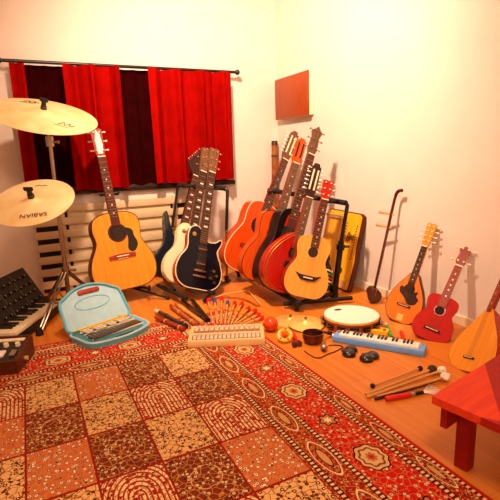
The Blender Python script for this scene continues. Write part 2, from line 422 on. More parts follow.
# curtains
CTOP = 1.50
def cloth(x0, x1, y, amp, folds, z0, z1, ph=0.0, sway=0.0):
    mb = MB(); nx, nz = int(folds*14), 10; g = []
    for j in range(nz+1):
        tz = j/nz; row = []
        for i in range(nx+1):
            t = i/nx; a = t*folds*2*PI + ph
            yy = y - amp*(0.75+0.25*(1-tz))*(math.sin(a) + 0.35*math.sin(2.3*a+1.1))
            xx = x0 + (x1-x0)*t + 0.25*amp*math.cos(a+0.4)*(1-0.3*tz) + sway*(1-tz)*(t-0.5)
            row.append(mb.bm.verts.new((xx, yy, z0+(z1-z0)*tz + 0.006*math.sin(a*0.7)*(1-tz))))
        g.append(row)
    for j in range(nz):
        for i in range(nx): mb.bm.faces.new((g[j][i], g[j][i+1], g[j+1][i+1], g[j+1][i]))
    bmesh.ops.solidify(mb.bm, geom=list(mb.bm.faces), thickness=0.003)
    return mb
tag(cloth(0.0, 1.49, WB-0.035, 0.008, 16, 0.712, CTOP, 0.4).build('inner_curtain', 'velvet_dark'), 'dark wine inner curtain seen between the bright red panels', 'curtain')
tag(cloth(0.83, 1.485, WB-0.13, 0.055, 3.6, 0.715, CTOP, 0.3).build('curtain', 'velvet'), 'bright red velvet curtain panel above the electric guitars', 'curtain', 'red velvet window curtains')
tag(cloth(0.30, 0.665, WB-0.13, 0.055, 2.2, 0.70, CTOP, 1.5).build('curtain', 'velvet'), 'red velvet curtain panel behind the headstock of the big acoustic guitar', 'curtain', 'red velvet window curtains')
tag(cloth(0.0, 0.085, WB-0.085, 0.014, 1.2, 0.70, CTOP, 2.0).build('curtain', 'velvet'), 'narrow strip of red curtain at the left edge behind the cymbals', 'curtain', 'red velvet window curtains')
rod = thing('curtain_rod', 'black curtain rod above the window holding the red curtains', 'curtain rod', (0.745, WB-0.08, CTOP+0.012))
MB().cyl((-0.79, 0, 0), (0.79, 0, 0), 0.011).build('rod', 'black', rod)
for sx_ in (-1, 1):
    MB().ball((sx_*0.8, 0, 0), 0.02).build('finial', 'black', rod)
    MB().cyl((sx_*0.72, 0, 0), (sx_*0.72, 0.08, 0), 0.006).build('bracket', 'black', rod)

# slatted radiator cover under the window
rc = thing('radiator_cover', 'low white slatted radiator cover under the window', 'radiator cover', (0, WB, 0))
MB().box((0.578, -0.004, 0.30), (1.10, 0.008, 0.6)).build('gap_shade', 'gap', rc)  # dark sheet standing in for the shade in the slat gaps
rad = MB().box((0.60, -0.024, 0.31), (0.73, 0.028, 0.58), bevel=0.006)
rad.build('radiator_panel', 'radiator', rc)
for i in range(7):
    MB().box((0.578, -0.048, 0.035+0.0865*i+0.027), (1.13, 0.018, 0.051), bevel=0.003).build('slat', 'slat', rc)
for xx in (0.2, 0.62, 1.0): MB().box((xx, -0.024, 0.31), (0.03, 0.03, 0.6)).build('batten', 'slat' if xx == 0.62 else 'radiator', rc)

# corner cabinet and bamboo rainstick
cb = thing('wall_cabinet', 'orange wooden cabinet hung high on the wall in the corner', 'cabinet', (WR, 3.055, 1.165))
MB().box((-0.023, 0, 0.15), (0.042, 0.47, 0.30), bevel=0.003).build('body', 'cream_paint', cb)
MB().box((-0.049, 0.0, 0.15), (0.010, 0.476, 0.306), bevel=0.002).build('door', 'cab', cb)
rs = thing('rainstick', 'thick brown bamboo stick leaning in the far corner behind the guitar rack', 'rainstick', (1.83, 3.27, 0))
MB().cyl((0, 0, 0), (0.045, 0.045, 0.97), 0.024, 0.026, 16).build('tube', 'bamboo', rs)
for z in (0.22, 0.45, 0.68, 0.88):
    p = V((0.045, 0.045, 0.97))*(z/0.97); MB().cyl(p-V((0, 0, 0.006)), p+V((0, 0, 0.006)), 0.028).build('node_ring', 'darkstick', rs)
MB().cyl((0.045, 0.045, 0.965), (0.047, 0.047, 1.0), 0.027, 0.025, 16).build('end_cap', 'darkstick', rs)

# carpet
rug = MB().box((-1.15, -1.45, 0.003), (2.3, 2.9, 0.006)).build('carpet', 'rug', None, False)
rug.location = (RX, RY, 0); tag(rug, 'red patterned persian carpet with garden panels lying on the plank floor', 'carpet')
RZ = 0.0065

# ------------------------------------------------------------------ plucked instruments
def pose(p0, head, az, L):
    ya = (head-p0); s = ya.length/L; ya.normalize()
    h = V((math.cos(math.radians(az)), math.sin(math.radians(az)), 0)); za = (h - ya*h.dot(ya)).normalized(); xa = ya.cross(za)
    return frame(p0, xa*s, ya*s, za*s), s
DREAD = [(0, 0), (.115, .006), (.178, .05), (.198, .125), (.184, .205), (.146, .285), (.136, .325), (.145, .40), (.128, .462), (.07, .492), (0, .497)]
CLASS = [(0, 0), (.105, .006), (.165, .05), (.183, .12), (.168, .195), (.127, .27), (.118, .31), (.135, .39), (.122, .448), (.07, .48), (0, .485)]
SMALLG = [(0, 0), (.085, .005), (.13, .045), (.142, .10), (.130, .16), (.100, .215), (.094, .25), (.108, .315), (.096, .362), (.05, .385), (0, .388)]
UKE = [(0, 0), (.06, .004), (.09, .03), (.098, .07), (.09, .11), (.07, .145), (.067, .165), (.077, .205), (.068, .232), (.035, .245), (0, .246)]
TEAR = [(0, 0), (.06, .008), (.095, .05), (.106, .10), (.098, .155), (.075, .21), (.045, .26), (.022, .30), (0, .308)]
LUTE = [(0, 0), (.055, .006), (.105, .04), (.130, .10), (.124, .17), (.098, .25), (.065, .32), (.035, .385), (.018, .42), (0, .424)]
LAUD = [(0, 0), (.09, .008), (.155, .06), (.180, .135), (.170, .215), (.13, .29), (.075, .35), (.035, .38), (0, .385)]
LESP = [(0, 0), (.09, .004), (.150, .045), (.168, .115), (.148, .19), (.120, .245), (.115, .275), (.134, .312), (.142, .345), (.126, .354), (.098, .332), (.06, .322), (.03, .33), (-.03, .40), (-.065, .412), (-.100, .392), (-.112, .345), (-.106, .28), (-.115, .24), (-.150, .185), (-.168, .115), (-.150, .045), (-.09, .004)]
STRAT = [(0, 0), (.08, .0), (.140, .035), (.160, .10), (.140, .17), (.112, .225), (.112, .27), (.140, .33), (.150, .385), (.135, .392), (.09, .325), (.05, .295), (0, .29), (-.05, .30), (-.09, .35), (-.145, .455), (-.162, .452), (-.152, .38), (-.122, .28), (-.122, .22), (-.150, .165), (-.165, .09), (-.14, .03), (-.08, .0)]
def scale_in(pts, k, cx=0.0, cy=None):
    cy = sum(p[1] for p in pts)/len(pts) if cy is None else cy
    return [(cx+(x-cx)*k, cy+(y-cy)*k) for x, y in pts]

def instrument(name, label, cat, p0, head, az, L, outline, body_d, top, side, binding='ivory', hole=None, hole_r=.05, rosette='rosewood',
               neck_y=None, nut_y=None, neck_w=(.056, .046), board='rosewood', board_end=None, headk='flat', headmat='rosewood', pegs='chrome', npegs=3,
               strings=6, bridge_y=None, bridge=None, group=None, back=None, electric=False, head_w=None, frets=16, extra=None):
    Mx, s = pose(p0, head, az, L)
    g = thing(name, label, cat, mat=Mx, group=group)
    # body with a separate top plate
    if back:      # bowl back
        mb = MB(); n = 9; rings = []
        cx, cy = 0.0, sum(p[1] for p in outline)/len(outline)
        for k in range(n):
            a = k/(n-1)*PI/2; sc, z = math.cos(a)**0.8 if k < n-1 else 0.06, -body_d*math.sin(a)
            rings.append([mb.bm.verts.new((x*sc, cy+(y-cy)*(0.25+0.75*sc), z)) for x, y in outline])
        m = len(outline)
        for A, B in zip(rings, rings[1:]):
            for i in range(m): mb.bm.faces.new((A[i], A[(i+1) % m], B[(i+1) % m], B[i]))
        mb.bm.faces.new(rings[-1]); mb.bm.faces.new(rings[0][::-1])
        mb.build('body', side, g)
    else:
        MB().prism(outline, -body_d, -0.0005).build('body', side, g)
    MB().prism(scale_in(outline, 0.985), -0.001, 0.0025).build('top_plate', top, g)
    if binding: MB().tube([(x, y, 0.0) for x, y in scale_in(outline, 0.998)], 0.0028 if not electric else 0.0035, 6, True).build('binding', binding, g)
    if hole is not None:
        MB().prism(circle(0, hole, hole_r*1.22), 0.0025, 0.0031).build('rosette', rosette, g)
        MB().prism(circle(0, hole, hole_r), 0.0030, 0.0036).build('sound_hole', 'hole', g)
    ytop = max(y for x, y in outline if abs(x) < .03) if neck_y is None else neck_y
    nut = nut_y
    be = board_end if board_end is not None else (hole+hole_r*0.9 if hole is not None else ytop-0.04)
    w0, w1 = neck_w
    MB().prism([(-w0/2, ytop-.03), (w0/2, ytop-.03), (w1/2, nut), (-w1/2, nut)], -0.019, 0.003).build('neck', headmat if headk != 'slot' else 'mahog', g)
    fb = MB().prism([(-w0/2-.001, be), (w0/2+.001, be), (w1/2+.001, nut), (-w1/2-.001, nut)], 0.003, 0.0085).build('fingerboard', board, g)
    sl = (nut - (bridge_y if bridge_y else 0.12))
    for k in range(1, frets+1):
        y = nut - sl*(1-2**(-k/12))
        if y < be+.004: break
        t = (y-be)/(nut-be); hw = (w0*(1-t)+w1*t)/2
        MB().box((0, y, 0.009), (2*hw, 0.0022, 0.0016)).build('fret', 'fretwire', fb)
        if k in (3, 5, 7, 9, 12, 15):
            y2 = nut - sl*(1-2**(-(k-.5)/12))
            MB().box((0, y2, 0.0088), (hw*(1.0 if electric else .35), .010 if electric else .007, .001)).build('inlay', 'pearl', fb)
    MB().box((0, nut, 0.009), (w1+.002, 0.006, 0.006)).build('nut', 'ivory', g)
    # headstock
    hl = L-nut; hw = head_w or 0.036; y0 = nut+.002
    if headk == 'flat':
        hp = [(-w1/2, y0), (w1/2, y0), (hw*.86, y0+hl*.18), (hw, y0+hl*.93), (hw*.55, y0+hl*.97), (0, y0+hl*.94), (-hw*.55, y0+hl*.97), (-hw, y0+hl*.93), (-hw*.86, y0+hl*.18)]
        hs = MB().prism(hp, -0.015, 0.002).build('headstock', headmat, g)
    elif headk == 'flower':
        hp = [(-w1/2, y0), (w1/2, y0), (hw*.9, y0+hl*.2), (hw*.7, y0+hl*.6), (hw*1.05, y0+hl*.8), (hw*.5, y0+hl*.9), (0, y0+hl), (-hw*.5, y0+hl*.9), (-hw*1.05, y0+hl*.8), (-hw*.7, y0+hl*.6), (-hw*.9, y0+hl*.2)]
        hs = MB().prism(hp, -0.015, 0.002).build('headstock', headmat, g)
    elif headk == 'inline':
        hp = [(-w1/2, y0), (w1/2, y0), (w1/2+.014, y0+hl*.3), (.012, y0+hl*.98), (-.008, y0+hl), (-.085, y0+hl*.42), (-.08, y0+hl*.36)]
        hs = MB().prism(hp, -0.015, 0.002).build('headstock', headmat, g)
    else:
        hp = [(-w1/2, y0), (w1/2, y0), (hw, y0+hl*.16), (hw, y0+hl*.9), (hw*.6, y0+hl*.93), (hw*.45, y0+hl), (-hw*.45, y0+hl), (-hw*.6, y0+hl*.93), (-hw, y0+hl*.9), (-hw, y0+hl*.16)]
        hs = MB().prism(hp, -0.018, 0.002).build('headstock', headmat, g)
        for sg in (-1, 1):
            MB().box((sg*hw*.5, y0+hl*.52, 0.0022), (hw*.34, hl*.6, 0.001)).build('slot', 'hole' if npegs < 5 else 'ivory', hs)
    if headk == 'inline':
        for k in range(npegs):
            t = (k+.4)/(npegs); x = -.07+.062*t; y = y0+hl*(.46+.5*t)
            MB().cyl((x+.008, y-.008, -.008), (x-.010, y+.010, -.008), .003).ball((x-.013, y+.013, -.008), .008, (1, .8, .7), n=10).build('tuning_peg', pegs, hs)
    else:
        for sg in (-1, 1):
            for k in range(npegs):
                y = y0+hl*(.22+.62*(k/(max(1, npegs-1))))
                pm = MB().cyl((sg*hw*.75, y, -.007), (sg*(hw+.012), y, -.007), .003, n=8).ball((sg*(hw+.017), y, -.007), .0085, (1, .75, .7), n=10)
                if headk != 'slot': pm.cyl((sg*hw*.5, y, 0), (sg*hw*.5, y, .010), .0045, n=8)
                pm.build('tuning_peg', pegs, hs)
    # bridge and strings
    by = bridge_y
    if bridge == 'flat':
        b = MB().prism([(-.085, by-.014), (.085, by-.014), (.085, by+.010), (.03, by+.016), (-.03, by+.016), (-.085, by+.010)], 0.002, 0.010).build('bridge', 'mahog', g)
        MB().box((0, by+.002, .012), (.078, .006, .006)).build('saddle', 'ivory', b)
    elif bridge == 'small':
        b = MB().box((0, by, .007), (.08, .012, .010), bevel=.002).build('bridge', 'ebony', g)
        MB().box((0, by, .013), (.06, .003, .003)).build('saddle', 'ivory', b)
    elif bridge == 'moustache':
        pts = [(-.085, by+.022), (-.05, by+.012), (.05, by+.012), (.085, by+.022), (.06, by-.004), (.045, by-.018), (.0, by-.022), (-.045, by-.018), (-.06, by-.004)]
        b = MB().prism(pts, .002, .010).build('bridge', 'blackprint', g)
        MB().box((0, by-.002, .012), (.06, .007, .005)).build('saddle', 'ivory', b)
    for k in range(strings):
        t = (k/(strings-1)-.5)
        MB().cyl((t*.052*w0/.056, by, .0125), (t*(w1-.008), nut, .0115), .00045, n=4).build('string', 'wire', g)
    if extra: extra(g)
    return g

def lean_head(p0, hd, k, az=90):
    """point on the sight line that lies on the plane through p0 leaning back by k per unit height"""
    n = V((math.cos(math.radians(az)), math.sin(math.radians(az)), -k)); return on_plane(hd[0], hd[1], p0, n)

# -- 1 acoustic on its own stand
p0 = fl(129.5, 287.5, .10); hd = lean_head(p0, (95, 127), .24)
def ex(g):
    pts = [(.035, .352), (.06, .36), (.095, .34), (.10, .30), (.115, .255), (.10, .215), (.07, .20), (.047, .225), (.055, .27), (.058, .305), (.045, .335)]
    MB().prism([(p.x, p.y) for p in catmull([(x, y+.029, 0) for x, y in pts], 4, True)], .0025, .0042).build('pickguard', 'black', g)
    MB().prism([(-.014, .875), (.016, .875), (.024, .93), (.018, 1.0), (-.004, 1.03), (-.018, .96)], .002, .0032).build('head_glare', 'pearl', g)  # pale streak painting the glare on the headstock face
    for k in range(6): MB().cyl(((k-2.5)*.011, .198, .009), ((k-2.5)*.011, .198, .0135), .003, n=8).build('bridge_pin', 'ivory', g)
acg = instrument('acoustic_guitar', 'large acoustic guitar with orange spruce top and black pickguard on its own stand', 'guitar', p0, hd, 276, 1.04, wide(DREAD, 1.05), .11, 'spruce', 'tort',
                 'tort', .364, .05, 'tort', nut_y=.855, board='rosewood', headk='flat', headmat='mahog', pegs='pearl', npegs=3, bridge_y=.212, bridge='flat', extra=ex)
PG, HG = p0, hd
# its stand
st = thing('guitar_stand', 'black folding guitar stand holding the large acoustic guitar', 'guitar stand', (p0.x, p0.y+.06, 0))
B0 = V((p0.x, p0.y+.06, 0)); ax = (hd-p0).normalized()
def loc(p): return V(p)-B0
yk = p0+ax*.60; nb = V((0.12, 1, 0)).normalized()
back = nb*.12
MB().tube([loc(p0+back+V((0, 0, -.02))), loc(p0+ax*.35+back), loc(yk+nb*.07)], .009).build('column', 'black', st)
for sg in (-1, 1):
    c = yk+nb*.03; r_ = V((1, -.1, 0)).normalized()
    MB().tube([loc(yk+nb*.07), loc(c+r_*sg*.03+nb*.02), loc(c+r_*sg*.052), loc(c+r_*sg*.058-nb*.03+V((0, 0, .012)))], .008).build('yoke_arm', 'foam', st)
    MB().tube([loc(p0+back+V((0, 0, -.02))), loc(p0+r_*sg*.11+nb*.05+V((0, 0, -.025))), loc(p0+r_*sg*.12-nb*.02+V((0, 0, -.022))), loc(p0+r_*sg*.12-nb*.03+V((0, 0, .01)))], .008).build('cradle_arm', 'foam', st)
for fx, fy in ((168, 297), (84, 291)):
    f = fl(fx, fy, .012); f = V((f.x, max(f.y, 2.60), .012))
    MB().tube([loc(p0+back+V((0, 0, -.02))), loc(f)], .008).build('leg', 'black', st); MB().ball(loc(f), .012).build('foot', 'rubber', st)
f = V((p0.x+.03, p0.y+.36, .012)); MB().tube([loc(yk*.35+p0*.65+back), loc(f)], .008).build('leg', 'black', st); MB().ball(loc(f), .012).build('foot', 'rubber', st)

# -- electric guitars on the left rack
EG = 'electric guitars on the left rack'
def elec(pick, knobs, dots):
    def ex(g):
        for y in pick:
            q = MB().box((0, y, .006), (.078, .036, .010), bevel=.004).build('pickup', dots, g)
            MB().box((0, y, .0115), (.06, .004, .002)).build('pole_pieces', 'gold', q)
        MB().box((0, .118, .008), (.086, .014, .014), bevel=.003).build('bridge', 'chrome', g)
        MB().box((0, .082, .008), (.096, .013, .016), bevel=.004).build('tailpiece', 'chrome', g)
        for x, y in knobs: MB().cyl((x, y, .002), (x, y, .016), .012, .010, 14).build('knob', 'gold', g)
        MB().cyl((-.072, .355, .002), (-.072, .355, .006), .014, n=14).cyl((-.072, .355, .006), (-.070, .355, .018), .003, n=8).build('switch', 'gold', g)
    return ex
lp_k = [(.10, .135), (.125, .105), (.085, .085), (.115, .06)]
pT = fl(172, 279, .085); hT = lean_head(pT, (201, 151), .38)
tealg = instrument('electric_guitar', 'dark teal electric guitar with pointed horn at the back of the left rack', 'guitar', pT, hT, 272, 1.0, [(p.x, p.y) for p in catmull([(x, y, 0) for x, y in STRAT], 4, True)], .042,
    'tealpaint', 'tealpaint', None, nut_y=.80, neck_y=.33, board_end=.29, board='rosewood', headk='inline', headmat='ebony', npegs=6, pegs='chrome', bridge_y=.12, electric=True, group=EG, frets=22,
    extra=elec((.16, .24), [(.10, .07), (.115, .11)], 'black'))
pW = fl(185, 284, .085); hW = lean_head(pW, (207, 147), .38)
wlp = instrument('electric_guitar', 'cream single-cutaway electric guitar in the middle of the left rack', 'guitar', pW, hW, 272, 1.0, [(p.x, p.y) for p in catmull([(x, y, 0) for x, y in LESP], 4, True)], .05,
    'cream', 'cream', 'cream', nut_y=.815, neck_y=.36, board_end=.30, board='ebony', headk='flat', headmat='greyboard', pegs='gold', bridge_y=.12, electric=True, group=EG, frets=22,
    extra=elec((.165, .265), lp_k, 'cream'))
pB = fl(197, 288, .085); hB = lean_head(pB, (215, 147), .38)
blp = instrument('electric_guitar', 'blue-black single-cutaway electric guitar with cream binding at the front of the left rack', 'guitar', pB, hB, 274, 1.0, [(p.x, p.y) for p in catmull([(x, y, 0) for x, y in LESP], 4, True)], .05,
    'navy', 'redside', 'ivory', nut_y=.815, neck_y=.36, board_end=.30, board='ebony', headk='flat', headmat='greyboard', pegs='gold', bridge_y=.12, electric=True, group=EG, frets=22,
    extra=elec((.165, .265), lp_k, 'black'))

def rack(label, postpx, barL, barR, railA, railB, zr, bend):
    """bar between two 3-D points, uprights at its ends down to the floor, two padded rails under the bodies"""
    base = V(((railA[0].x+railA[1].x)/2, (railA[0].y+railA[1].y)/2, 0)); g = thing('guitar_rack', label, 'guitar rack', base)
    l = lambda p: V(p)-base
    MB().tube([l(barL), l(barR)], .016, 10).build('top_bar', 'foam', g)
    n = 5
    for k in range(n):
        p = barL.lerp(barR, (k+.5)/n); MB().cyl(l(p), l(p+bend), .006).build('divider', 'foam', g)
    return g, l
# left rack
dT, dB = depth(pT.lerp(hT, .735)), depth(pB.lerp(hB, .735))
bL, bR = at_depth(179, 184, dT+.06), at_depth(226, 187.5, dB+.07)
fw = (bR-bL); fw.z = 0; fw.normalize(); bk = V((-fw.y, fw.x, 0))
r1, l1 = rack('black guitar rack with a chrome right post holding the electric guitars', None, bL, bR, (pT, pB), None, 0, (-bk)*.07)
fR = fl(227, 283); fLft = V((bL.x-.17, bL.y-.05, 0))
MB().tube([l1(bR), l1(bR+fw*.012+V((0, 0, -.012))), l1(bR.lerp(fR, .42))], .011, 10).build('upright', 'black', r1)
MB().tube([l1(bR.lerp(fR, .40)), l1(fR+V((0, 0, .03)))], .0085, 10).build('post', 'chrome', r1)
MB().tube([l1(bL), l1(bL-fw*.012+V((0, 0, -.012))), l1(fLft+V((0, 0, .03)))], .010, 10).build('upright', 'black', r1)
for P in (fR, fLft):
    MB().cyl(l1(P+V((0, 0, .012))), l1(P+V((0, 0, .06))), .016).build('clamp', 'black', r1)
d = V((-.75, -.66, 0)).normalized()
MB().tube([l1(fR+V((.035, .03, .015))), l1(fR+d*.12+V((0, 0, .03))), l1(fl(204, 300, .02))], .010, 10).build('foot', 'black', r1)
MB().tube([l1(fLft+V((.03, .12, .015))), l1(fLft+V((-.02, -.30, .015)))], .010, 10).build('foot', 'black', r1)
# padded rails just under the bodies
for off in (-.09, .09):
    a, b = pT+V((off, .03, -.030)), pB+V((off, -.06, -.030))
    MB().tube([l1(a), l1(b)], .013, 10).build('rail', 'foam', r1)
pc = fl(186, 290, .05)
MB().tube([l1(fl(187, 288, .06)), l1(fl(196, 291, .05)), l1(fl(206, 290, .05)), l1(fl(215, 286, .055)), l1(fl(220, 281, .06))], .017, 12).build('cradle', 'greyfoam', r1)

# -- five instruments on the right rack
AG = 'stringed instruments on the right rack'
pa = fl(241, 271, .09); ha = lean_head(pa, (296, 131), .10)
instrument('acoustic_guitar', 'orange twelve-string guitar at the far end of the right rack', 'guitar', pa, ha, 268, 1.04, wide(DREAD, .86), .10, 'cedar', 'cedar', 'ivory', .335, .05, 'hole', nut_y=.83,
    board='rosewood', headk='slot', headmat='greyboard', pegs='white', npegs=6, strings=12, bridge_y=.172, bridge='flat', group=AG, head_w=.033)
pb = fl(260, 282, .09); hb = lean_head(pb, (303, 138), .10)
instrument('classical_guitar', 'orange classical guitar with slotted orange headstock, second from the back of the right rack', 'guitar', pb, hb, 263, 1.0, wide(CLASS, .90), .085, 'cedar', 'cedar', 'ebony', .33, .046, 'hole',
    nut_y=.83, board='greyboard', headk='slot', headmat='cedar', pegs='ivory', npegs=3, bridge_y=.13, bridge='flat', group=AG, head_w=.035)
pc3 = fl(273, 287, .09); hc = lean_head(pc3, (319, 126), .10)
def exb(g):
    # wide black edge of the burst finish
    o = wide(DREAD, .64); i = [(x*.62+.012, y*.9+.03) for x, y in o]
    mb = MB(); A = [mb.bm.verts.new((x, y, .003)) for x, y in scale_in(o, .985)]; B = [mb.bm.verts.new((x, y, .003)) for x, y in i]
    for k in range(len(o)): mb.bm.faces.new((A[k], A[(k+1) % len(o)], B[(k+1) % len(o)], B[k]))
    bmesh.ops.solidify(mb.bm, geom=list(mb.bm.faces), thickness=.0006)
    mb.build('burst_edge', 'black', g)
instrument('acoustic_guitar', 'red guitar with wide black edge, third on the right rack, tallest headstock', 'guitar', pc3, hc, 268, 1.04, wide(DREAD, .64), .10, 'redburst', 'black', 'black', .335, .05, 'black', nut_y=.86,
    board='rosewood', headk='flower', headmat='greyboard', pegs='chrome', npegs=3, bridge_y=.172, bridge='flat', group=AG, extra=exb, head_w=.036)
pl = fl(284, 292, .09); hl_ = lean_head(pl, (318, 163), .10)
def exl(g):
    MB().tube([(x, y, .003) for x, y in scale_in(sym(LAUD), .90, 0, .20)], .003, 6, True).build('purfling', 'gold', g)
    MB().prism([(-.055, .16), (-.02, .165), (-.02, .205), (-.05, .195)], .0025, .004).build('pickguard', 'hole', g)
instrument('laud', 'red rounded lute with gold edging and twelve pegs behind the small pale guitar', 'lute', pl, hl_, 262, .84, sym(LAUD), .075, 'redburst', 'lacq', 'gold', .255, .035, 'black', nut_y=.62,
    neck_w=(.052, .046), board='greyboard', headk='slot', headmat='ebony', pegs='white', npegs=6, strings=12, bridge_y=.10, bridge='small', group=AG, extra=exl, head_w=.032)
ps = fl(303, 296, .09); hs_ = lean_head(ps, (329, 179), .10)
instrument('small_guitar', 'small pale guitar with black moustache bridge at the front of the right rack', 'guitar', ps, hs_, 252, .75, sym(SMALLG), .075, 'palespruce', 'mahog', 'maple', .285, .032, 'maple', nut_y=.625,
    neck_w=(.05, .044), board='rosewood', headk='flat', headmat='lacq', pegs='ivory', npegs=3, bridge_y=.125, bridge='moustache', group=AG, head_w=.034)
da, ds = depth(pa.lerp(ha, .62)), depth(ps.lerp(hs_, .86))
bL, bR = at_depth(269, 189, da+.05), at_depth(346, 202, ds+.06)
fw = (bR-bL); fw.z = 0; fw.normalize(); bk = V((-fw.y, fw.x, 0))
r2, l2 = rack('long black guitar rack along the right wall holding five instruments', None, bL, bR, (pa, ps), None, 0, V((-.07, -.01, 0)))
fR = fl(334, 298); mid = bR.lerp(fR, .42)
MB().tube([l2(bR), l2(bR+V((.006, -.006, -.012))), l2(mid)], .012, 10).build('upright', 'black', r2)
MB().tube([l2(bR.lerp(fR, .38)), l2(fR+V((0, 0, .012)))], .018, 12).build('post', 'black', r2)
MB().cyl(l2(bR.lerp(fR, .42)), l2(bR.lerp(fR, .47)), .026).cyl(l2(bR.lerp(fR, .44)), l2(bR.lerp(fR, .44)+V((.045, -.03, 0))), .008).build('clamp', 'black', r2)
MB().cyl(l2(fR+V((0, 0, .015))), l2(fR+V((0, 0, .10))), .028).build('clamp', 'black', r2)
fB = V((bL.x+.10, bL.y+.05, 0)); fB.x = min(fB.x, WR-.06)
MB().tube([l2(bL), l2(fB+V((0, 0, .03)))], .012, 10).build('upright', 'black', r2)
rA0, rA1 = fl(236, 267, .055), fl(300, 303, .055)
sh = V((.20, .06, 0))
MB().tube([l2(rA0), l2(rA1)], .016, 10).build('rail', 'foam', r2)
MB().tube([l2(rA0+sh), l2(rA1+sh)], .016, 10).build('rail', 'foam', r2)
for P, Q in ((rA0+(rA1-rA0)*.05, fB), (rA1-(rA1-rA0)*.04, fR)):
    a = V((P.x-.02, P.y, .04)); MB().tube([l2(a), l2(V((Q.x, Q.y, .04)))], .015, 10).build('foot_bar', 'black', r2)
    MB().cyl(l2(V((P.x, P.y, 0))), l2(V((P.x, P.y, .05))), .013).build('leg', 'black', r2)
a = fl(284, 303, .03); MB().tube([l2(a), l2(fl(352, 297, .03))], .013, 10).build('front_foot', 'black', r2)

# -- instruments leaning on the right wall
def wallpt(x, y, off): return on_plane(x, y, (WR-off, 0, 0), (1, 0, 0))
pm = fl(398, 321, .004); hm = wallpt(433, 222, .03)
def exm(g):
    o = [(.035, .185), (.055, .19), (.05, .165), (.068, .15), (.060, .12), (.035, .105), (.01, .11), (-.0, .125), (-.03, .15), (-.05, .165), (-.055, .195), (-.035, .20), (-.01, .175), (.015, .172)]
    MB().prism([(p.x, p.y) for p in catmull([(x, y+.012, 0) for x, y in o], 4, True)], .0025, .004).build('pickguard', 'ebony', g)
    MB().box((0, .032, .004), (.035, .04, .002)).build('tailpiece', 'brass', g)
instrument('mandolin', 'teardrop mandolin with orange top and dark back leaning against the white wall', 'mandolin', pm, hm, 203, .62, sym(TEAR), .055, 'mandotop', 'tort', 'ebony', .205, .027, 'ebony', nut_y=.475, neck_w=(.036, .03),
    board='ebony', headk='flat', headmat='spruce', pegs='pearl', npegs=4, strings=8, bridge_y=.105, bridge='small', extra=exm, head_w=.028)
pu = fl(427, 339, .004); hu = wallpt(467, 246, .03)
instrument('ukulele', 'small red ukulele leaning against the wall right of the mandolin', 'ukulele', pu, hu, 212, .53, sym(UKE), .055, 'ukered', 'ukered', None, .165, .023, 'redburst', nut_y=.42, neck_w=(.042, .035), board='redboard',
    headk='flower', headmat='mahog', pegs='ivory', npegs=2, strings=4, bridge_y=.06, bridge='small', head_w=.028, frets=12)
plu = fl(464, 370, .004); hlu = wallpt(520, 238, .03)
instrument('long_necked_lute', 'large pear-shaped lute with plain orange top and dark red back at the right edge', 'lute', plu, hlu, 172, .92, wide(LUTE, 1.32), .15, 'lutetop', 'redburst', None, None, nut_y=.80, neck_w=(.034, .028), board='redboard',
    board_end=.41, headk='flat', headmat='mahog', pegs='ebony', npegs=3, strings=6, bridge_y=.085, bridge='small', back='bowl', head_w=.024)

# erhu
be_ = fl(372, 301, 0.0)
er = thing('erhu', 'dark red two-string fiddle with curved neck and orange pegs leaning on the wall', 'fiddle', be_)
le = lambda p: V(p)-be_
foot = V((be_.x+.01, be_.y+.0, .05)); tp = wallpt(395, 196, .05); sa = (tp-foot).normalized()
cv = V((-.1, -1, 0)).normalized()
tips = [foot-sa*.02, foot.lerp(tp, .35), foot.lerp(tp, .7), tp-sa*.06, tp+sa*.01+cv*.004, tp+sa*.035+cv*.02, tp+sa*.04+cv*.045]
MB().tube([le(p) for p in catmull(tips, 6)], [.0085]*24+[.010]*12+[.011], 10).build('neck', 'tort', er)
for q, w_ in ((.70, 1), (.83, 1)):
    c = foot.lerp(tp, q); a = V((-.35, .85, .12)).normalized()
    MB().cyl(le(c-a*.02), le(c+a*.075), .0045, .009, 12).build('peg', 'beech', er)
dr = V((-.55, -.83, 0)).normalized(); c = foot+V((0, 0, 0))
MB().cyl(le(c-dr*.06), le(c+dr*.05), .036, .042, 12).build('sound_box', 'tort', er)
MB().cyl(le(c+dr*.050), le(c+dr*.053), .036, n=16).build('drum_skin', 'cord', er)
for k in (-1, 1):
    o_ = V((0, .004*k, 0)); MB().cyl(le(c+dr*.054+o_), le(foot.lerp(tp, .7)+dr*.012+o_), .0007, n=4).build('string', 'steel', er)

# psaltery (zither) leaning on the wall
zb0, zb1 = fl(309, 277, .004), fl(348, 291.5, .004)
zt1 = wallpt(355, 212, .02)
Yv = V((0, 0, 1)); xa = (zb1-zb0).normalized(); up = (zt1-zb1); up = (up - xa*up.dot(xa)); zl = up.length; up.normalize(); na = xa.cross(up)
W = .36
zo = zb1 - xa*W
zt = thing('psaltery', 'yellow box zither with painted motif leaning on the wall behind the guitar rack', 'zither', mat=frame(zo, xa, up, na))
zout = [(0, 0), (W, 0), (W+.012, .20), (W, zl*.55), (W, zl*.97), (W-.02, zl), (.03, zl*1.02), (0, zl)]
MB().prism(zout, -.032, 0).build('body', 'tort', zt)
MB().prism(scale_in(zout, .965), 0, .004).build('top_plate', 'goldboard', zt)
MB().prism(circle(W*.68, zl*.24, .022), .004, .005).build('sound_hole', 'hole', zt)
MB().prism([(W*.45, zl*.06), (W*.92, zl*.02), (W*.92, zl*.12), (W*.45, zl*.16)], .004, .012).build('hitch_block', 'maple', zt)
MB().box((W*.28, zl*.93, .012), (W*.5, .03, .014)).build('pin_block', 'maple', zt)
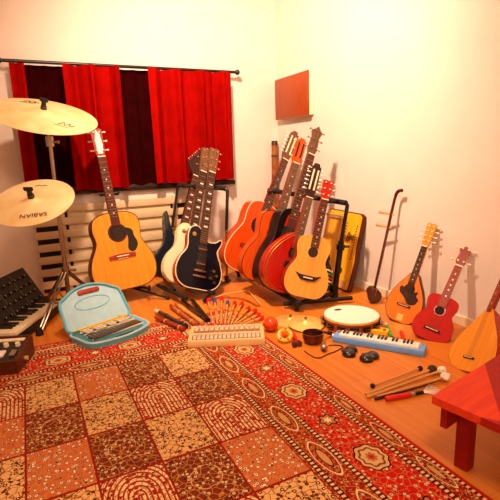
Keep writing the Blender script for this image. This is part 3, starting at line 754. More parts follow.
for k in range(8):
    x = W*(.06+.062*k); MB().cyl((x, zl*.93, .018), (x, zl*.93, .036), .004, n=8).build('tuning_pin', 'steel', zt)
    MB().cyl((x, zl*.93, .022), (x+.03, zl*.10, .014), .0008, n=4).build('string', 'steel', zt)
for x, y0_, dy_ in ((W*.62, .38, .04), (W*.90, .42, .035)):
    pins = MB()
    for k in range(13): pins.cyl((x, zl*(y0_+dy_*k), .004), (x, zl*(y0_+dy_*k), .010), .004, n=6)
    pins.build('pin_row', 'tort', zt)
mo = MB()
for k in range(5):
    x = W*.70+.014*k-.01; h = .030+.012*math.sin(k*1.4+.6)
    mo.prism([(x, zl*.68-h*.8), (x+.007, zl*.68-h), (x+.014, zl*.68+h*.8), (x+.005, zl*.68+h)], .004, .0052)
mo.build('painted_motif', 'blackprint', zt)
# striped rattle between the small guitar and the post
rb = fl(327.5, 289, 0.0)
rt = thing('painted_rattle', 'dark wooden rattle with green and cream stripes behind the small guitar', 'rattle', rb)
prof = [(0, 0), (.03, .0), (.034, .02), (.030, .05), (.034, .09), (.030, .13), (.022, .16), (.012, .19), (.018, .22), (.014, .24), (0, .245)]
MB().lathe(prof, 20).build('body', 'castanet', rt)
for k, (z, mt) in enumerate(((.035, 'green'), (.06, 'cream'), (.085, 'redtip'), (.11, 'green'), (.135, 'cream'))):
    MB().tube([(.0335*math.cos(a)*(1 if z < .12 else .9), .0335*math.sin(a)*(1 if z < .12 else .9), z+.012*math.sin(2*a)) for a in [2*PI*i/20 for i in range(20)]], .005, 6, True).build('stripe', mt, rt)

# ------------------------------------------------------------------ cymbals on the stand
PB = V((.15, 2.80, 0))
def cym_profile(R):
    return [(.006, R*.125), (R*.08, R*.122), (R*.16, R*.095), (R*.21, R*.072), (R*.4, R*.058), (R*.7, R*.032), (R*.92, R*.008), (R, 0.0), (R*.998, -.002), (R*.7, R*.028), (R*.4, R*.054), (R*.2, R*.066), (R*.1, R*.108), (.006, R*.12)]
def tilt_frame(P, n, refx):
    n = n.normalized(); xa = (refx-n*refx.dot(n)).normalized(); return frame(P, xa, n.cross(xa), n)
def text_mesh(txt, size):
    cu = bpy.data.curves.new('lettering', 'FONT'); cu.body = txt; cu.size = size; cu.align_x = 'CENTER'; cu.align_y = 'CENTER'; cu.extrude = .0004
    ob = bpy.data.objects.new('lettering', cu); COL.objects.link(ob); bpy.context.view_layer.update()
    me = bpy.data.meshes.new_from_object(ob.evaluated_get(bpy.context.evaluated_depsgraph_get()))
    bpy.data.objects.remove(ob); return me
ZU = 1.135
cu_ = V((PB.x, PB.y, 0)); up_c = at_depth(43.5, 114.5, depth((PB.x, PB.y, ZU)))
RU = 51.5*depth(up_c)/FPX
lo_c = at_depth(33, 200.5, 2.25); RL = 40*2.25/FPX
# normals: solve by eye so that the discs read as in the photograph
vu = (CO-up_c).normalized(); vl = (CO-lo_c).normalized()
def disc_normal(v, ratio, tilt):
    """disc seen along v with the given ellipse ratio, its long axis turned by tilt degrees in the picture (down to the right)"""
    t = math.radians(tilt); e1 = (CA-v*CA.dot(v)).normalized(); e2 = v.cross(e1)
    up = e2 if e2.z > 0 else -e2
    m = up*math.cos(t) + e1*math.sin(t)
    return (v*ratio + m*math.sqrt(1-ratio*ratio)).normalized()
nU = disc_normal(vu, .315, 8)
nL = disc_normal(vl, .53, -17)
def hardware(g, P0, z=0):
    MB().cyl((0, 0, z), (0, 0, z+.045), .004).build('rod', 'chrome', g)
    MB().cyl((0, 0, z), (0, 0, z+.018), .016, n=14).build('felt_washer', 'felt', g)
    MB().cyl((0, 0, z+.018), (0, 0, z+.055), .013, .011, 14).box((0, 0, z+.05), (.046, .012, .02), bevel=.004).build('wing_nut', 'rubber', g)
cyU = thing('ride_cymbal', 'big bronze cymbal on top of the stand in front of the red curtain', 'cymbal', mat=tilt_frame(up_c, nU, CA))
MB().lathe(cym_profile(RU), 72).build('disc', 'cymbal', cyU)
hardware(cyU, up_c, RU*.125)
def scribble(pts, r, parent, R, mat='blackprint'):
    out = []
    for x, y in pts:
        rr = math.hypot(x, y)/R
        z = R*(.058+(rr-.4)/.3*(-.026)) if rr < .7 else R*(.032-(rr-.7)/.22*.024)
        out.append((x, y, z+.001))
    MB().tube(catmull(out, 4), r, 5).build('printed_emblem', mat, parent)
for ox, oy in ((RU*.52, -RU*.32), (-RU*.45, RU*.50)):
    scribble([(ox-.03, oy-.02), (ox-.01, oy+.02), (ox+.0, oy-.015), (ox+.02, oy+.025), (ox+.025, oy-.01), (ox+.045, oy+.012)], .0022, cyU, RU)
    scribble([(ox-.045, oy-.035), (ox-.01, oy-.032), (ox+.03, oy-.03)], .0015, cyU, RU)
cyL = thing('crash_cymbal', 'smaller lower bronze cymbal in front of the stand, tilted towards the viewer', 'cymbal', mat=tilt_frame(lo_c, nL, CA))
MB().lathe(cym_profile(RL), 64).build('disc', 'cymbal', cyL)
hardware(cyL, lo_c, RL*.125)
me = text_mesh('SABIAN', .038); me.materials.append(M['brand'])
tx = bpy.data.objects.new('lettering', me); COL.objects.link(tx); tx.parent = cyL
tx.location = (.050, -RL*.62, RL*.0400+.0035); tx.rotation_euler = (math.radians(5.5), 0, math.radians(10)); tx.rotation_euler = (math.radians(-5), math.radians(0), PI+math.radians(12))
scribble([(-.03, RL*.62), (-.01, RL*.66), (.0, RL*.62), (.02, RL*.66), (.03, RL*.62)], .0018, cyL, RL)

cs = thing('cymbal_stand', 'chrome cymbal stand with tripod legs carrying both cymbals', 'cymbal stand', PB)
ls = lambda p: V(p)-PB
top = up_c - nU*.0 + V((0, 0, 0))
jt = at_depth(50, 141, depth(PB+V((0, 0, 1.0))))
MB().cyl(ls(PB+V((0, 0, .05))), ls(PB+V((0, 0, .62))), .013, n=14).build('lower_tube', 'chrome', cs)
MB().cyl(ls(PB+V((0, 0, .60))), ls(jt), .0105, n=14).build('upper_tube', 'chrome', cs)
MB().cyl(ls(PB+V((0, 0, .60))), ls(PB+V((0, 0, .64))), .019, n=14).cyl(ls(PB+V((0, 0, .62))), ls(PB+V((.05, -.03, .62))), .006).build('clamp', 'chrome', cs)
MB().cyl(ls(jt-V((0, 0, .025))), ls(jt+V((0, 0, .03))), .022, n=14).cyl(ls(jt), ls(jt+CA*.05), .008).build('tilter', 'chrome', cs)
MB().cyl(ls(jt), ls(up_c+nU*RU*.09), .007).build('arm', 'chrome', cs)
bm0 = PB+V((0, 0, .66)); MB().tube([ls(bm0), ls(lo_c-nL*.06), ls(lo_c+nL*RL*.09)], .008).build('boom_arm', 'chrome', cs)
col_ = PB+V((0, 0, .27)); MB().cyl(ls(col_-V((0, 0, .02))), ls(col_+V((0, 0, .02))), .022, n=14).cyl(ls(col_), ls(col_+CA*.06), .008).build('collar', 'chrome', cs)
for px_, py_ in ((39.5, 332), (97, 292), (30, 292)):
    f = fl(px_, py_, .012)
    d0 = f-PB; d0.z = 0
    if d0.length > .36: f = PB + d0.normalized()*.34 + V((0, 0, .012))
    side_ = V((0, 0, 1)).cross((f-col_)).normalized()*.010
    lg = MB().tube([ls(col_+side_), ls(f+side_*.8)], .006).tube([ls(col_-side_), ls(f-side_*.8)], .006).build('leg', 'bar', cs)
    MB().tube([ls(PB+V((0, 0, .06))), ls(col_.lerp(f, .55))], .006).build('brace', 'chrome', cs)
    MB().cyl(ls(f+V((0, 0, -.012))), ls(f+V((0, 0, .028))), .020, .015, 12).build('rubber_foot', 'rubber', cs)

# ------------------------------------------------------------------ synthesizer and drum box at the left
KZ = .06
kr, kl = fl(60, 301, KZ), fl(16, 333.5, KZ)
ka = (kl-kr).normalized(); kn = V((ka.y, -ka.x, 0)); kn = kn if kn.y > 0 and kn.x < 0 else -kn
sy = thing('synthesizer', 'black analog synthesizer with upright knob panel and piano keys on the floor', 'synthesizer', mat=frame(V((kr.x, kr.y, .0068)), -ka, kn, V((0, 0, 1))))
KL = .50
MB().box((-KL/2+.05, .15, .022), (KL+.10, .31, .044), bevel=.004).build('case', 'synth', sy)
nw = 17; kw = KL/nw
for k in range(nw): MB().box((-kw*(k+.5), .065, .052), (kw*.93, .13, .018), bevel=.001).build('white_key', 'ivory', sy)
for k in range(nw-1):
    if (k % 7) in (0, 2, 3, 5, 6): MB().box((-kw*(k+1), .088, .066), (kw*.55, .075, .012), bevel=.002).build('black_key', 'castanet', sy)
pz = Matrix.Translation((-.012, .155, .05)) @ Matrix.Rotation(math.radians(62), 4, 'X')
PH, PW = .25, KL-.02
pn = MB().prism([(.142, .04), (.30, .04), (.31, .24), (.27, .255)], -PW+.09, .09, mat=Matrix(((0, 0, 1, 0), (1, 0, 0, -.02), (0, 1, 0, 0), (0, 0, 0, 1)))).build('panel', 'synth', sy)
sl_ = V((.27-.142, .27-.04, 0)); ang = math.atan2(.215, .128); PM = Matrix.Translation((.09, .122, .04)) @ Matrix.Rotation(ang, 4, 'X')
for r in range(4):
    for c in range(8):
        x = -.05-c*.055-(r % 2)*.01; y = .040+r*.052
        kb = MB().cyl((x, y, 0), (x, y, .013), .009, .008, 10, mat=PM).build('knob', 'rubber', pn)
        MB().box((x, y+.004, .0135), (.0022, .009, .0015), mat=PM).build('pointer', 'ivory', kb)
MB().box((-PW*.5, .018, .001), (PW*.9, .004, .002), mat=PM).build('panel_line', 'greyfoam', pn)
for x in (-.17, -.34): MB().box((x, .13, .001), (.004, .22, .002), mat=PM).build('panel_line', 'greyfoam', pn)

a, b = fl(18, 373, RZ), fl(35, 352, RZ)
dx_ = (b-a); dx_.z = 0; dl = dx_.length; dy = dx_.normalized(); dxx = V((dy.y, -dy.x, 0))
db = thing('drum_machine', 'small wooden-sided drum machine with pale knobs on the carpet corner', 'drum machine', mat=frame(a, dxx, dy, V((0, 0, 1))))
DW, DH0, DH1 = .36, .060, .096
yz = Matrix(((0, 0, 1, 0), (1, 0, 0, 0), (0, 1, 0, 0), (0, 0, 0, 1)))
MB().prism([(0.008, .006), (dl-.008, .006), (dl-.008, DH1-.008), (.008, DH0-.008)], -DW+.01, -.012, mat=yz).build('body', 'synth', db)
for x0 in (-.014, -DW): MB().prism([(0, 0), (dl, 0), (dl, DH1), (0, DH0)], x0, x0+.014, mat=yz).build('side_cheek', 'synthwood', db)
MB().box((-DW/2, .006, DH0/2), (DW-.03, .012, DH0)).build('front_rail', 'synthwood', db)
MB().box((-DW/2, dl-.006, DH1/2), (DW-.03, .012, DH1)).build('back_rail', 'synthwood', db)
FM = Matrix.Translation((0, .008, DH0-.008)) @ Matrix.Rotation(math.atan2(DH1-DH0, dl-.016), 4, 'X')
for c in range(6):
    x = -.04-c*.05
    MB().cyl((x, dl*.62, 0), (x, dl*.62, .016), .012, .010, 14, mat=FM).build('knob', 'ivory', db)
    MB().box((x+.004, dl*.30, .005), (.026, .045, .010), mat=FM, bevel=.002).build('pad', 'white' if c % 2 else 'steel', db)
MB().box((-.10, dl*.84, .002), (.15, .022, .004), mat=FM).build('display_strip', 'ivory', db)
MB().cyl((.0, dl*.45, .03), (.012, dl*.45, .03), .010, n=12).build('jack_socket', 'brass', db)

# ------------------------------------------------------------------ turquoise case with glockenspiel
hl1, hr1, fr1, fl1 = fl(72, 338, RZ), fl(129, 319, RZ), fl(149, 322, RZ), fl(100, 354, RZ)
xa = (hr1-hl1); CW = xa.length; xa.normalize(); ya = V((-xa.y, xa.x, 0)); CD = .215
ca = thing('glockenspiel_case', 'open turquoise plastic case with a metal glockenspiel inside, lying on the carpet edge', 'glockenspiel', mat=frame(V((hl1.x, hl1.y, RZ)), xa, ya, V((0, 0, 1))))
co = [(0, 0), (CW, 0), (CW+.015, -.06), (CW-.01, -CD*.62), (CW*.88, -CD*.80), (CW*.42, -CD*1.05), (CW*.10, -CD*1.06), (-.01, -CD*.75), (-.012, -.06)]
co = [(p.x, p.y) for p in catmull([(x, y, 0) for x, y in [(0, 0), (CW*.5, .0), (CW, 0), (CW+.012, -.09), (CW+.004, -CD*.85), (CW-.03, -CD), (CW*.72, -CD-.02), (CW*.5, -CD-.03), (CW*.28, -CD-.02), (.03, -CD), (-.004, -CD*.85), (-.012, -.09)]], 4, True)]
MB().prism(co, 0, .026).build('tray', 'turq', ca)
MB().tube([(x, y, .027) for x, y in co], .006, 6, True).build('rim', 'turqlid', ca)
MB().prism(scale_in(co, .90), .026, .029).build('deck', 'tealdeck', ca)
MB().box((CW*.5, -CD-.018, .029), (.10, .014, .006)).build('grip_slot', 'hole', ca)
for k in range(15):
    x = .035+(CW-.07)*k/14; MB().box((x, -CD*.66, .036), (.0165, .085-.0022*k, .006), bevel=.001).build('lower_bar', 'bar', ca)
for k in range(14):
    if k % 7 in (2, 6): continue
    x = .046+(CW-.07)*k/14; MB().box((x, -CD*.32, .042), (.0165, .060-.0012*k, .006), bevel=.001).build('upper_bar', 'silverbar', ca)
for y, z in ((-CD*.52, .031), (-CD*.80, .031), (-CD*.22, .035), (-CD*.42, .035)):
    MB().box((CW/2, y, z), (CW*.86, .008, .006)).build('bar_rest', 'ivory', ca)
tl = at_depth(57, 303, depth(hl1)+.06)
LM = Matrix.Translation((0, .004, .03)) @ Matrix.Rotation(math.radians(58), 4, 'X')
LHt = .185
lo_ = [(p.x, p.y) for p in catmull([(x, y, 0) for x, y in [(0, 0), (CW*.5, 0), (CW, 0), (CW+.012, .08), (CW+.004, LHt*.86), (CW-.03, LHt), (CW*.75, LHt+.03), (CW*.5, LHt+.045), (CW*.25, LHt+.03), (.03, LHt), (-.004, LHt*.86), (-.012, .08)]], 4, True)]
lid = MB().prism(lo_, -.010, 0, mat=LM).build('lid', 'turqlid', ca)
MB().tube([(x, y, .004) for x, y in lo_], .008, 6, True, mat=LM).build('lid_rim', 'turq', lid)
MB().box((CW*.5, LHt+.008, .003), (.125, .026, .010), mat=LM, bevel=.008).build('handle_slot', 'redpipe', lid)
MB().tube([(CW*.5+.10*math.cos(t), LHt*.68+.035*math.sin(t), .001) for t in [2*PI*i/24 for i in range(24)]], .0022, 5, True, mat=LM).build('embossed_oval', 'turq', lid)
for k in (0, 1):
    bt = thing('glockenspiel_beater', 'yellow beater lying along the hinge of the turquoise case, ' + ('nearer the lid' if k else 'nearer the metal bars'), 'beater', group='yellow glockenspiel beaters')
    Mb = frame(V((hl1.x, hl1.y, RZ)), xa, ya, V((0, 0, 1)))
    bt.matrix_world = Mb @ Matrix.Translation((.03-.022*k, -.032+.021*k, .040))
    MB().cyl((0, 0, 0), (CW*.78, 0, 0), .0042, n=10).build('stick', 'yellow', bt); MB().ball((CW*.8, 0, .004), .0105).build('head', 'yellow', bt)

# ------------------------------------------------------------------ pipes, sticks and wooden glockenspiel on the carpet
def stick_matrix(p, q): 
    z = (q-p).normalized(); x = z.cross(V((0, 0, 1))).normalized(); return frame(p, x, z.cross(x), z), (q-p).length
PO = (150, 270, 1/3.571)
def pp(x, y, z=RZ, org=PO): return fl(org[0]+x*org[2], org[1]+y*org[2], z)
pipes = [((122, 217), (20, 172), .0135, 'redpipe', 'redpipe', 'red-brown wooden pipe, leftmost of the row of pipes on the carpet'),
         ((131, 206), (20, 148), .0135, 'castanet', 'ivory', 'black pipe with a white tip, second from the left on the carpet'),
         ((164, 199), (74, 130), .013, 'brownpipe', 'redpipe', 'brown wooden pipe, third from the left on the carpet'),
         ((186, 192), (92, 124), .013, 'beech', 'brownpipe', 'tan wooden pipe beside the black pipe with the long white mouthpiece'),
         ((203, 184), (104, 102), .0125, 'castanet', 'ivory', 'black recorder with a long white mouthpiece, fifth pipe from the left'),
         ((209, 183), (150, 110), .013, 'castanet', 'castanet', 'plain black pipe nearest the fan of coloured sticks')]
for (bx, by_), (tx_, ty_), r, m1, m2, lab in pipes:
    A_, B_ = pp(bx, by_), pp(tx_, ty_); A_.z = RZ+r; B_.z = RZ+r
    mx, Ls = stick_matrix(A_, B_); g = thing('wooden_pipe', lab, 'pipe', mat=mx, group='pipes laid out on the carpet')
    MB().lathe([(0, 0), (r*.95, 0), (r, .01), (r*.9, .03), (r*.9, Ls*.86), (0, Ls*.86)], 14).build('body', m1, g)
    MB().lathe([(0, Ls*.86), (r*.95, Ls*.86), (r*.98, Ls*.9), (r*.7, Ls), (0, Ls)], 14).build('mouthpiece', m2, g)
    for t in (.12, .60): MB().lathe([(r*.85, Ls*t), (r*1.04, Ls*t), (r*1.04, Ls*(t+.03)), (r*.85, Ls*(t+.03))], 14).build('ring', 'brass' if m1 != 'castanet' else 'rubber', g)
    for k in range(6): MB().ball((0, r*.80, Ls*(.2+.08*k)), .003, n=8).build('finger_hole', 'hole', g)
fan = [(226, 194, 206, 102, 'redtip'), (241, 194, 230, 104, 'bluetip'), (255, 194, 256, 96, 'redtip'), (268, 194, 278, 112, 'bluetip'), (280, 194, 304, 114, 'redtip'), (290, 195, 331, 116, 'redtip'),
       (299, 195, 356, 134, 'redtip'), (308, 195, 380, 143, 'redtip'), (320, 196, 394, 158, 'redtip'), (334, 197, 405, 169, 'redtip')]
ords = ['first stick of the fan from the left, red tipped', 'blue-tipped stick between the two leftmost red-tipped sticks of the fan', 'longest upright red-tipped stick between the two blue-tipped sticks', 'second blue-tipped stick of the fan, right of the upright red one',
        'red-tipped stick just right of the second blue-tipped stick', 'red-tipped stick sixth from the left in the fan', 'red-tipped stick fourth from the right in the fan', 'red-tipped stick third from the right in the fan', 'red-tipped stick second from the right in the fan', 'lowest red-tipped stick of the fan, pointing at the orange ball']
for (x0, y0, x1, y1, tip), lab in zip(fan, ords):
    A_, B_ = pp(x0, y0), pp(x1, y1); A_.z = B_.z = RZ+.009
    mx, Ls = stick_matrix(A_, B_); g = thing('percussion_stick', lab, 'stick', mat=mx, group='fan of coloured sticks')
    MB().cyl((0, 0, 0), (0, 0, Ls*.83), .0055, .0065, 10).build('shaft', 'beech', g)
    MB().lathe([(0, Ls*.80), (.010, Ls*.80), (.0125, Ls*.86), (.0115, Ls*.96), (.006, Ls), (0, Ls)], 12).build('tip', tip, g)
    MB().cyl((0, 0, Ls*.5), (0, 0, Ls*.52), .0075, n=10).build('band', 'darkstick', g)
g1, g2, g3, g4 = fl(190, 328), fl(263, 324), fl(265, 345), fl(188, 348)
xa = (g3-g4); GW = xa.length; xa.normalize(); ya = V((-xa.y, xa.x, 0)); GD = .165
gk = thing('wooden_glockenspiel', 'pale wooden glockenspiel with two rows of silver bars on the carpet', 'glockenspiel', mat=frame(V((g4.x, g4.y, RZ)), xa, ya, V((0, 0, 1))))
MB().box((GW/2, .008, .016), (GW, .016, .032), bevel=.002).build('front_rail', 'lightwood', gk)
MB().box((GW/2, GD-.008, .022), (GW*.98, .016, .044), bevel=.002).build('back_rail', 'lightwood', gk)
MB().box((GW/2, GD*.5, .018), (GW*.985, .016, .036), bevel=.002).build('middle_rail', 'lightwood', gk)
for x in (.009, GW-.009): MB().box((x, GD/2, .018), (.018, GD*.98, .036), bevel=.002).build('end_board', 'lightwood', gk)
MB().box((GW/2, GD/2, .004), (GW*.96, GD*.95, .006)).build('bottom_board', 'lightwood', gk)
for k in range(16):
    x = .032+(GW-.064)*k/15; MB().box((x, GD*.26, .036), (.0155, .066-.0006*k, .005), bevel=.001).build('lower_bar', 'silverbar', gk)
for k in range(13):
    x = .034+(GW-.068)*k/12; MB().box((x, GD*.75, .045), (.0165, .058-.0006*k, .005), bevel=.001).build('upper_bar', 'silverbar', gk)
# fiddle bow lying behind the fan
bw = thing('fiddle_bow', 'curved wooden fiddle bow lying on the floor behind the fan of sticks', 'bow', pp(200, 118, 0))
o0 = pp(200, 118, 0)
arc = [pp(*p, .012)-o0 for p in ((196, 108), (225, 98), (255, 92), (290, 93), (325, 97), (355, 107), (380, 121), (394, 121))]
MB().tube(catmull(arc, 4), .0055, 8).build('stick', 'brownpipe', bw)
hair = [pp(*p, .012)-o0 for p in ((196, 106), (265, 83), (350, 68), (394, 119))]
MB().tube(hair, .003, 6).build('hair', 'lightwood', bw)

# ------------------------------------------------------------------ frame drum, melodica and small percussion on the planks
tc_ = fl(351.3, 314, .052); TR = 27.0*depth(tc_)/FPX; tb = thing('tambourine', 'large round tambourine with white skin and red-brown jingle shell on the floor', 'tambourine', (tc_.x, tc_.y, 0))
MB().lathe([(TR*.95, 0), (TR, 0), (TR, .058), (TR*.95, .058), (TR*.95, 0)], 64).build('shell', 'drumwood', tb)
MB().lathe([(0, .0585), (TR*.99, .0585), (TR*1.004, .054), (TR*.99, .056), (0, .056)], 64).build('skin', 'skin', tb)
MB().lathe([(TR*1.0, .046), (TR*1.015, .047), (TR*1.015, .056), (TR*1.0, .057)], 64).build('hoop', 'brass', tb)
for k in range(14):
    a_ = 2*PI*k/14+.1
    mt = Matrix.Rotation(a_, 4, 'Z') @ Matrix.Translation((TR+.002, 0, .024))
    MB().box((0, 0, 0), (.004, .044, .022), mat=mt).build('jingle_slot', 'hole', tb)
    for sg in (-1, 1): MB().cyl((.004, 0, sg*.005-.001), (.004, 0, sg*.005+.001), .017, n=14, mat=mt).build('jingle', 'chrome', tb)
MB().prism([(x-.02, y+TR*.62) for x, y in [(p[0]*1.6, p[1]) for p in circle(0, 0, .014)]], .0585, .0592).build('printed_emblem', 'brand', tb)

ml, mr_ = fl(332, 341), fl(424, 357)
xa = (mr_-ml); MW = xa.length; xa.normalize(); ya = V((-xa.y, xa.x, 0)); MD = .085
mel = thing('melodica', 'sky blue melodica with piano keys lying on the plank floor', 'melodica', mat=frame(V((ml.x, ml.y, 0)), xa, ya, V((0, 0, 1))))
MB().box((MW/2, MD/2, .016), (MW, MD, .030), bevel=.004).build('case', 'melblue', mel)
MB().box((MW/2+.004, MD*.52, .0315), (MW*.86, MD*.86, .003)).build('key_bed', 'ivory', mel)
nw = 22; kx0, kx1 = MW*.075, MW*.935; kw = (kx1-kx0)/nw
for k in range(nw): MB().box((kx0+kw*(k+.5), MD*.44, .037), (kw*.94, MD*.70, .009), bevel=.001).build('white_key', 'white', mel)
for k in range(nw-1):
    if (k % 7) not in (2, 6) : MB().box((kx0+kw*(k+1)-.0, MD*.57, .045), (kw*.55, MD*.44, .009), bevel=.001).build('black_key', 'castanet', mel)
MB().box((MW*.045, MD*.80, .033), (.02, .018, .003)).build('button', 'brownpipe', mel)
MB().box((MW*.5, MD*.90, .034), (MW*.84, MD*.12, .004)).build('brand_strip', 'white', mel)
MB().cyl((-.012, MD*.5, .016), (.004, MD*.5, .016), .009, n=12).build('mouth_socket', 'white', mel)

# brass cymbals lying on the floor
for (px_, py_, r_, z_, lab, tl_) in ((291, 320, .098, .002, 'brass hand cymbal lying flat beside the orange ball, the left of two', (0, 0)), (306, 322.5, .095, .016, 'brass hand cymbal resting on the edge of its twin, the right of two', (.10, -.02))):
    c_ = fl(px_, py_, z_); g = thing('hand_cymbal', lab, 'cymbal', mat=Matrix.Translation((c_.x, c_.y, z_)) @ Matrix.Rotation(tl_[0], 4, 'X') @ Matrix.Rotation(tl_[1], 4, 'Y'), group='pair of brass hand cymbals')
    MB().lathe([(0, .024), (.018, .023), (.028, .014), (.05, .009), (r_, .001), (r_, -.0005), (.05, .007), (.026, .012), (0, .021)], 48).build('disc', 'brass', g)
    MB().tube([(0, 0, .024), (.006, .006, .034), (.0, .014, .03), (-.004, .004, .024)], .003, 6).build('strap', 'cord', g)
c_ = fl(271, 330, 0); g = thing('maraca', 'round orange maraca lying at the edge of the carpet', 'maraca', (c_.x, c_.y, 0))
MB().ball((0, 0, .0385), .038, n=28).build('head', 'orangeball', g)
c1 = pp(392, 172, .03)-V((c_.x, c_.y, 0)); MB().cyl((-.02, .016, .036), (-.055, .04, .03), .009, .007, 12).build('handle', 'redpipe', g)
c_ = fl(285, 340, 0); g = thing('ring_rattle', 'yellow ring rattle with orange and white beads beside the bowl', 'rattle', (c_.x, c_.y, .0))
vd_ = (V((0, 0, .9))-c_); vd_.z = 0; yaw_ = math.atan2(vd_.y, vd_.x); RM = Matrix.Translation((0, 0, .030)) @ Matrix.Rotation(yaw_, 4, 'Z') @ Matrix.Rotation(math.radians(35), 4, 'Y')
MB().tube([(.030*math.cos(t), .030*math.sin(t), 0) for t in [2*PI*i/28 for i in range(28)]], .0105, 8, True, mat=RM).build('ring', 'yellow', g)
for k in range(5):
    t = 2*PI*k/5+.5; MB().ball((.030*math.cos(t), .030*math.sin(t), .007), .0062, n=10, mat=RM).build('bead', ('orangeball', 'white')[k % 2], g)
MB().ball((0, 0, 0), .014, n=14, mat=RM).build('centre_ball', 'orangeball', g)
A_, B_ = fl(291, 330, .010), fl(298, 341, .008); mx, Ls = stick_matrix(A_, B_); g = thing('whistle', 'red tapered whistle lying between the yellow ring and the bowl', 'whistle', mat=mx)
MB().lathe([(0, 0), (.009, 0), (.0115, .02), (.0105, Ls*.6), (.003, Ls*1.1), (0, Ls*1.1)], 14).build('body', 'redtip', g); MB().box((0, .009, Ls*.3), (.006, .006, .012)).build('sound_slot', 'hole', g)
c_ = fl(313, 341.5, 0); BR = 10.5*depth(c_)/FPX; g = thing('singing_bowl', 'dark bronze singing bowl on the planks in front of the cymbals', 'bowl', (c_.x, c_.y, 0))
h_ = .052; MB().lathe([(0, 0), (BR*.6, 0), (BR*.9, h_*.25), (BR, h_*.6), (BR*.98, h_), (BR*.92, h_), (BR*.93, h_*.6), (BR*.82, h_*.28), (BR*.5, h_*.1), (0, h_*.08)], 40).build('bowl', 'bowl', g)
MB().lathe([(BR*.97, h_*.96), (BR*1.0, h_*1.0), (BR*.93, h_*1.03), (BR*.91, h_)], 40).build('rim', 'bowl', g)
A_, B_ = fl(334, 333, .007), fl(317, 330, h_+.006); mx, Ls = stick_matrix(A_, B_); g = thing('bowl_striker', 'black wooden striker resting on the rim of the singing bowl', 'striker', mat=mx)
MB().lathe([(0, 0), (.006, 0), (.0075, .01), (.006, Ls*.6), (.005, Ls), (0, Ls)], 12).build('stick', 'castanet', g)
MB().lathe([(.0058, 0.012), (.0085, .012), (.0085, .05), (.0058, .05)], 12).build('leather_grip', 'rubber', g)
# finger cymbals, bell, cord
for k, (x, y) in enumerate(((294.5, 346), (299.5, 345))):
    c_ = fl(x, y, .0); g = thing('finger_cymbal', ('left' if k == 0 else 'right') + ' one of two tiny dark finger cymbals before the bowl', 'finger cymbal', mat=Matrix.Translation((c_.x, c_.y, .012)) @ Matrix.Rotation(.6, 4, 'Y') @ Matrix.Rotation(.9, 4, 'X'), group='tiny finger cymbals')
    MB().lathe([(0, .012), (.006, .011), (.009, .004), (.018, 0), (.018, -.0015), (.008, .002), (0, .009)], 20).build('disc', 'bowl', g); MB().tube([(0, 0, .011), (.005, 0, .018), (0, .004, .012)], .002, 6).build('loop', 'cord', g)
c_ = fl(324, 350, 0); g = thing('jingle_bell', 'small silver bell with a dark slot in front of the bowl', 'bell', (c_.x, c_.y, 0))
MB().ball((0, 0, .0175), .0172, n=18).build('shell', 'steel', g); MB().box((-.012, -.012, .012), (.012, .012, .004), mat=None).build('slot', 'hole', g); MB().tube([(0, 0, .034), (.007, 0, .041), (0, 0, .046), (-.007, 0, .041)], .002, 6, True).build('loop', 'chrome', g)
cp = [fl(x, y, .0032) for x, y in ((304.5, 350), (307, 352), (310, 354), (315, 356.5), (321, 356.5), (328, 353), (334, 351), (340, 348), (343, 346), (340, 344.6), (333, 344), (328.5, 344.5))]
tag(MB().tube(catmull(cp, 4), .0028, 6).build('leather_cord', 'cord'), 'thin brown cord looping across the planks between the bell and the castanets', 'cord')
# castanets
def castanets(x, y, rz, lab):
    c_ = fl(x, y, 0); g = thing('castanets', lab, 'castanets', (c_.x, c_.y, 0), rotz=rz, group='pairs of castanets')
    for k, (ox, oy, tz) in enumerate(((-.016, -.004, .25), (.020, .014, -.35))):
        mt = Matrix.Translation((ox, oy, .002)) @ Matrix.Rotation(.8*k-.2, 4, 'Z') @ Matrix.Rotation(tz*.4, 4, 'X')
        R_ = .031
        sh_ = MB().lathe([(0, .026), (R_*.5, .024), (R_*.85, .016), (R_, .005), (R_*.97, 0), (0, .0)], 28, mat=mt)
        sh_.box((0, R_*.95, .006), (.030, .022, .011), mat=mt, bevel=.004); sh_.build('shell', 'castanet', g)
    MB().tube([(-.02, .022, .012), (-.004, .034, .014), (.012, .036, .014), (.02, .044, .012)], .003, 6).build('cord', 'cord', g)
castanets(350.5, 353, 0.2, 'pair of black castanets nearer the bowl, in front of the melodica')
castanets(369.5, 358.5, -0.3, 'pair of black castanets further right, in front of the melodica')
# toy and whistles behind the melodica
c_ = fl(376, 331.5, 0); g = thing('toy_rattle', 'flat yellow toy with red dots lying behind the melodica', 'toy', (c_.x, c_.y, 0), rotz=math.radians(-40))
MB().prism([(-.06, -.025), (.055, -.03), (.062, .012), (.02, .034), (-.05, .028)], 0, .018).build('body', 'yellow', g)
for x, y in ((-.03, 0), (.012, .01), (.04, -.008)): MB().cyl((x, y, .018), (x, y, .024), .008, n=14).build('dot', 'redtip', g)
A_, B_ = fl(391.5, 336, .009), fl(385.5, 321, .009); mx, Ls = stick_matrix(A_, B_); g = thing('whistle', 'green whistle with a white tip lying behind the melodica', 'whistle', mat=mx)
MB().cyl((0, 0, 0), (0, 0, Ls*.72), .009, .0085, 14).build('body', 'green', g); MB().cyl((0, 0, Ls*.72), (0, 0, Ls), .008, .003, 14).build('tip', 'ivory', g)
A_, B_ = fl(403.5, 339, .009), fl(401, 330, .009); mx, Ls = stick_matrix(A_, B_); g = thing('whistle', 'short red whistle lying right of the green one behind the melodica', 'whistle', mat=mx)
MB().cyl((0, 0, 0), (0, 0, Ls*.9), .009, .0085, 14).build('body', 'redtip', g); MB().cyl((0, 0, Ls*.9), (0, 0, Ls), .007, .006, 14).build('mouthpiece', 'redpipe', g)

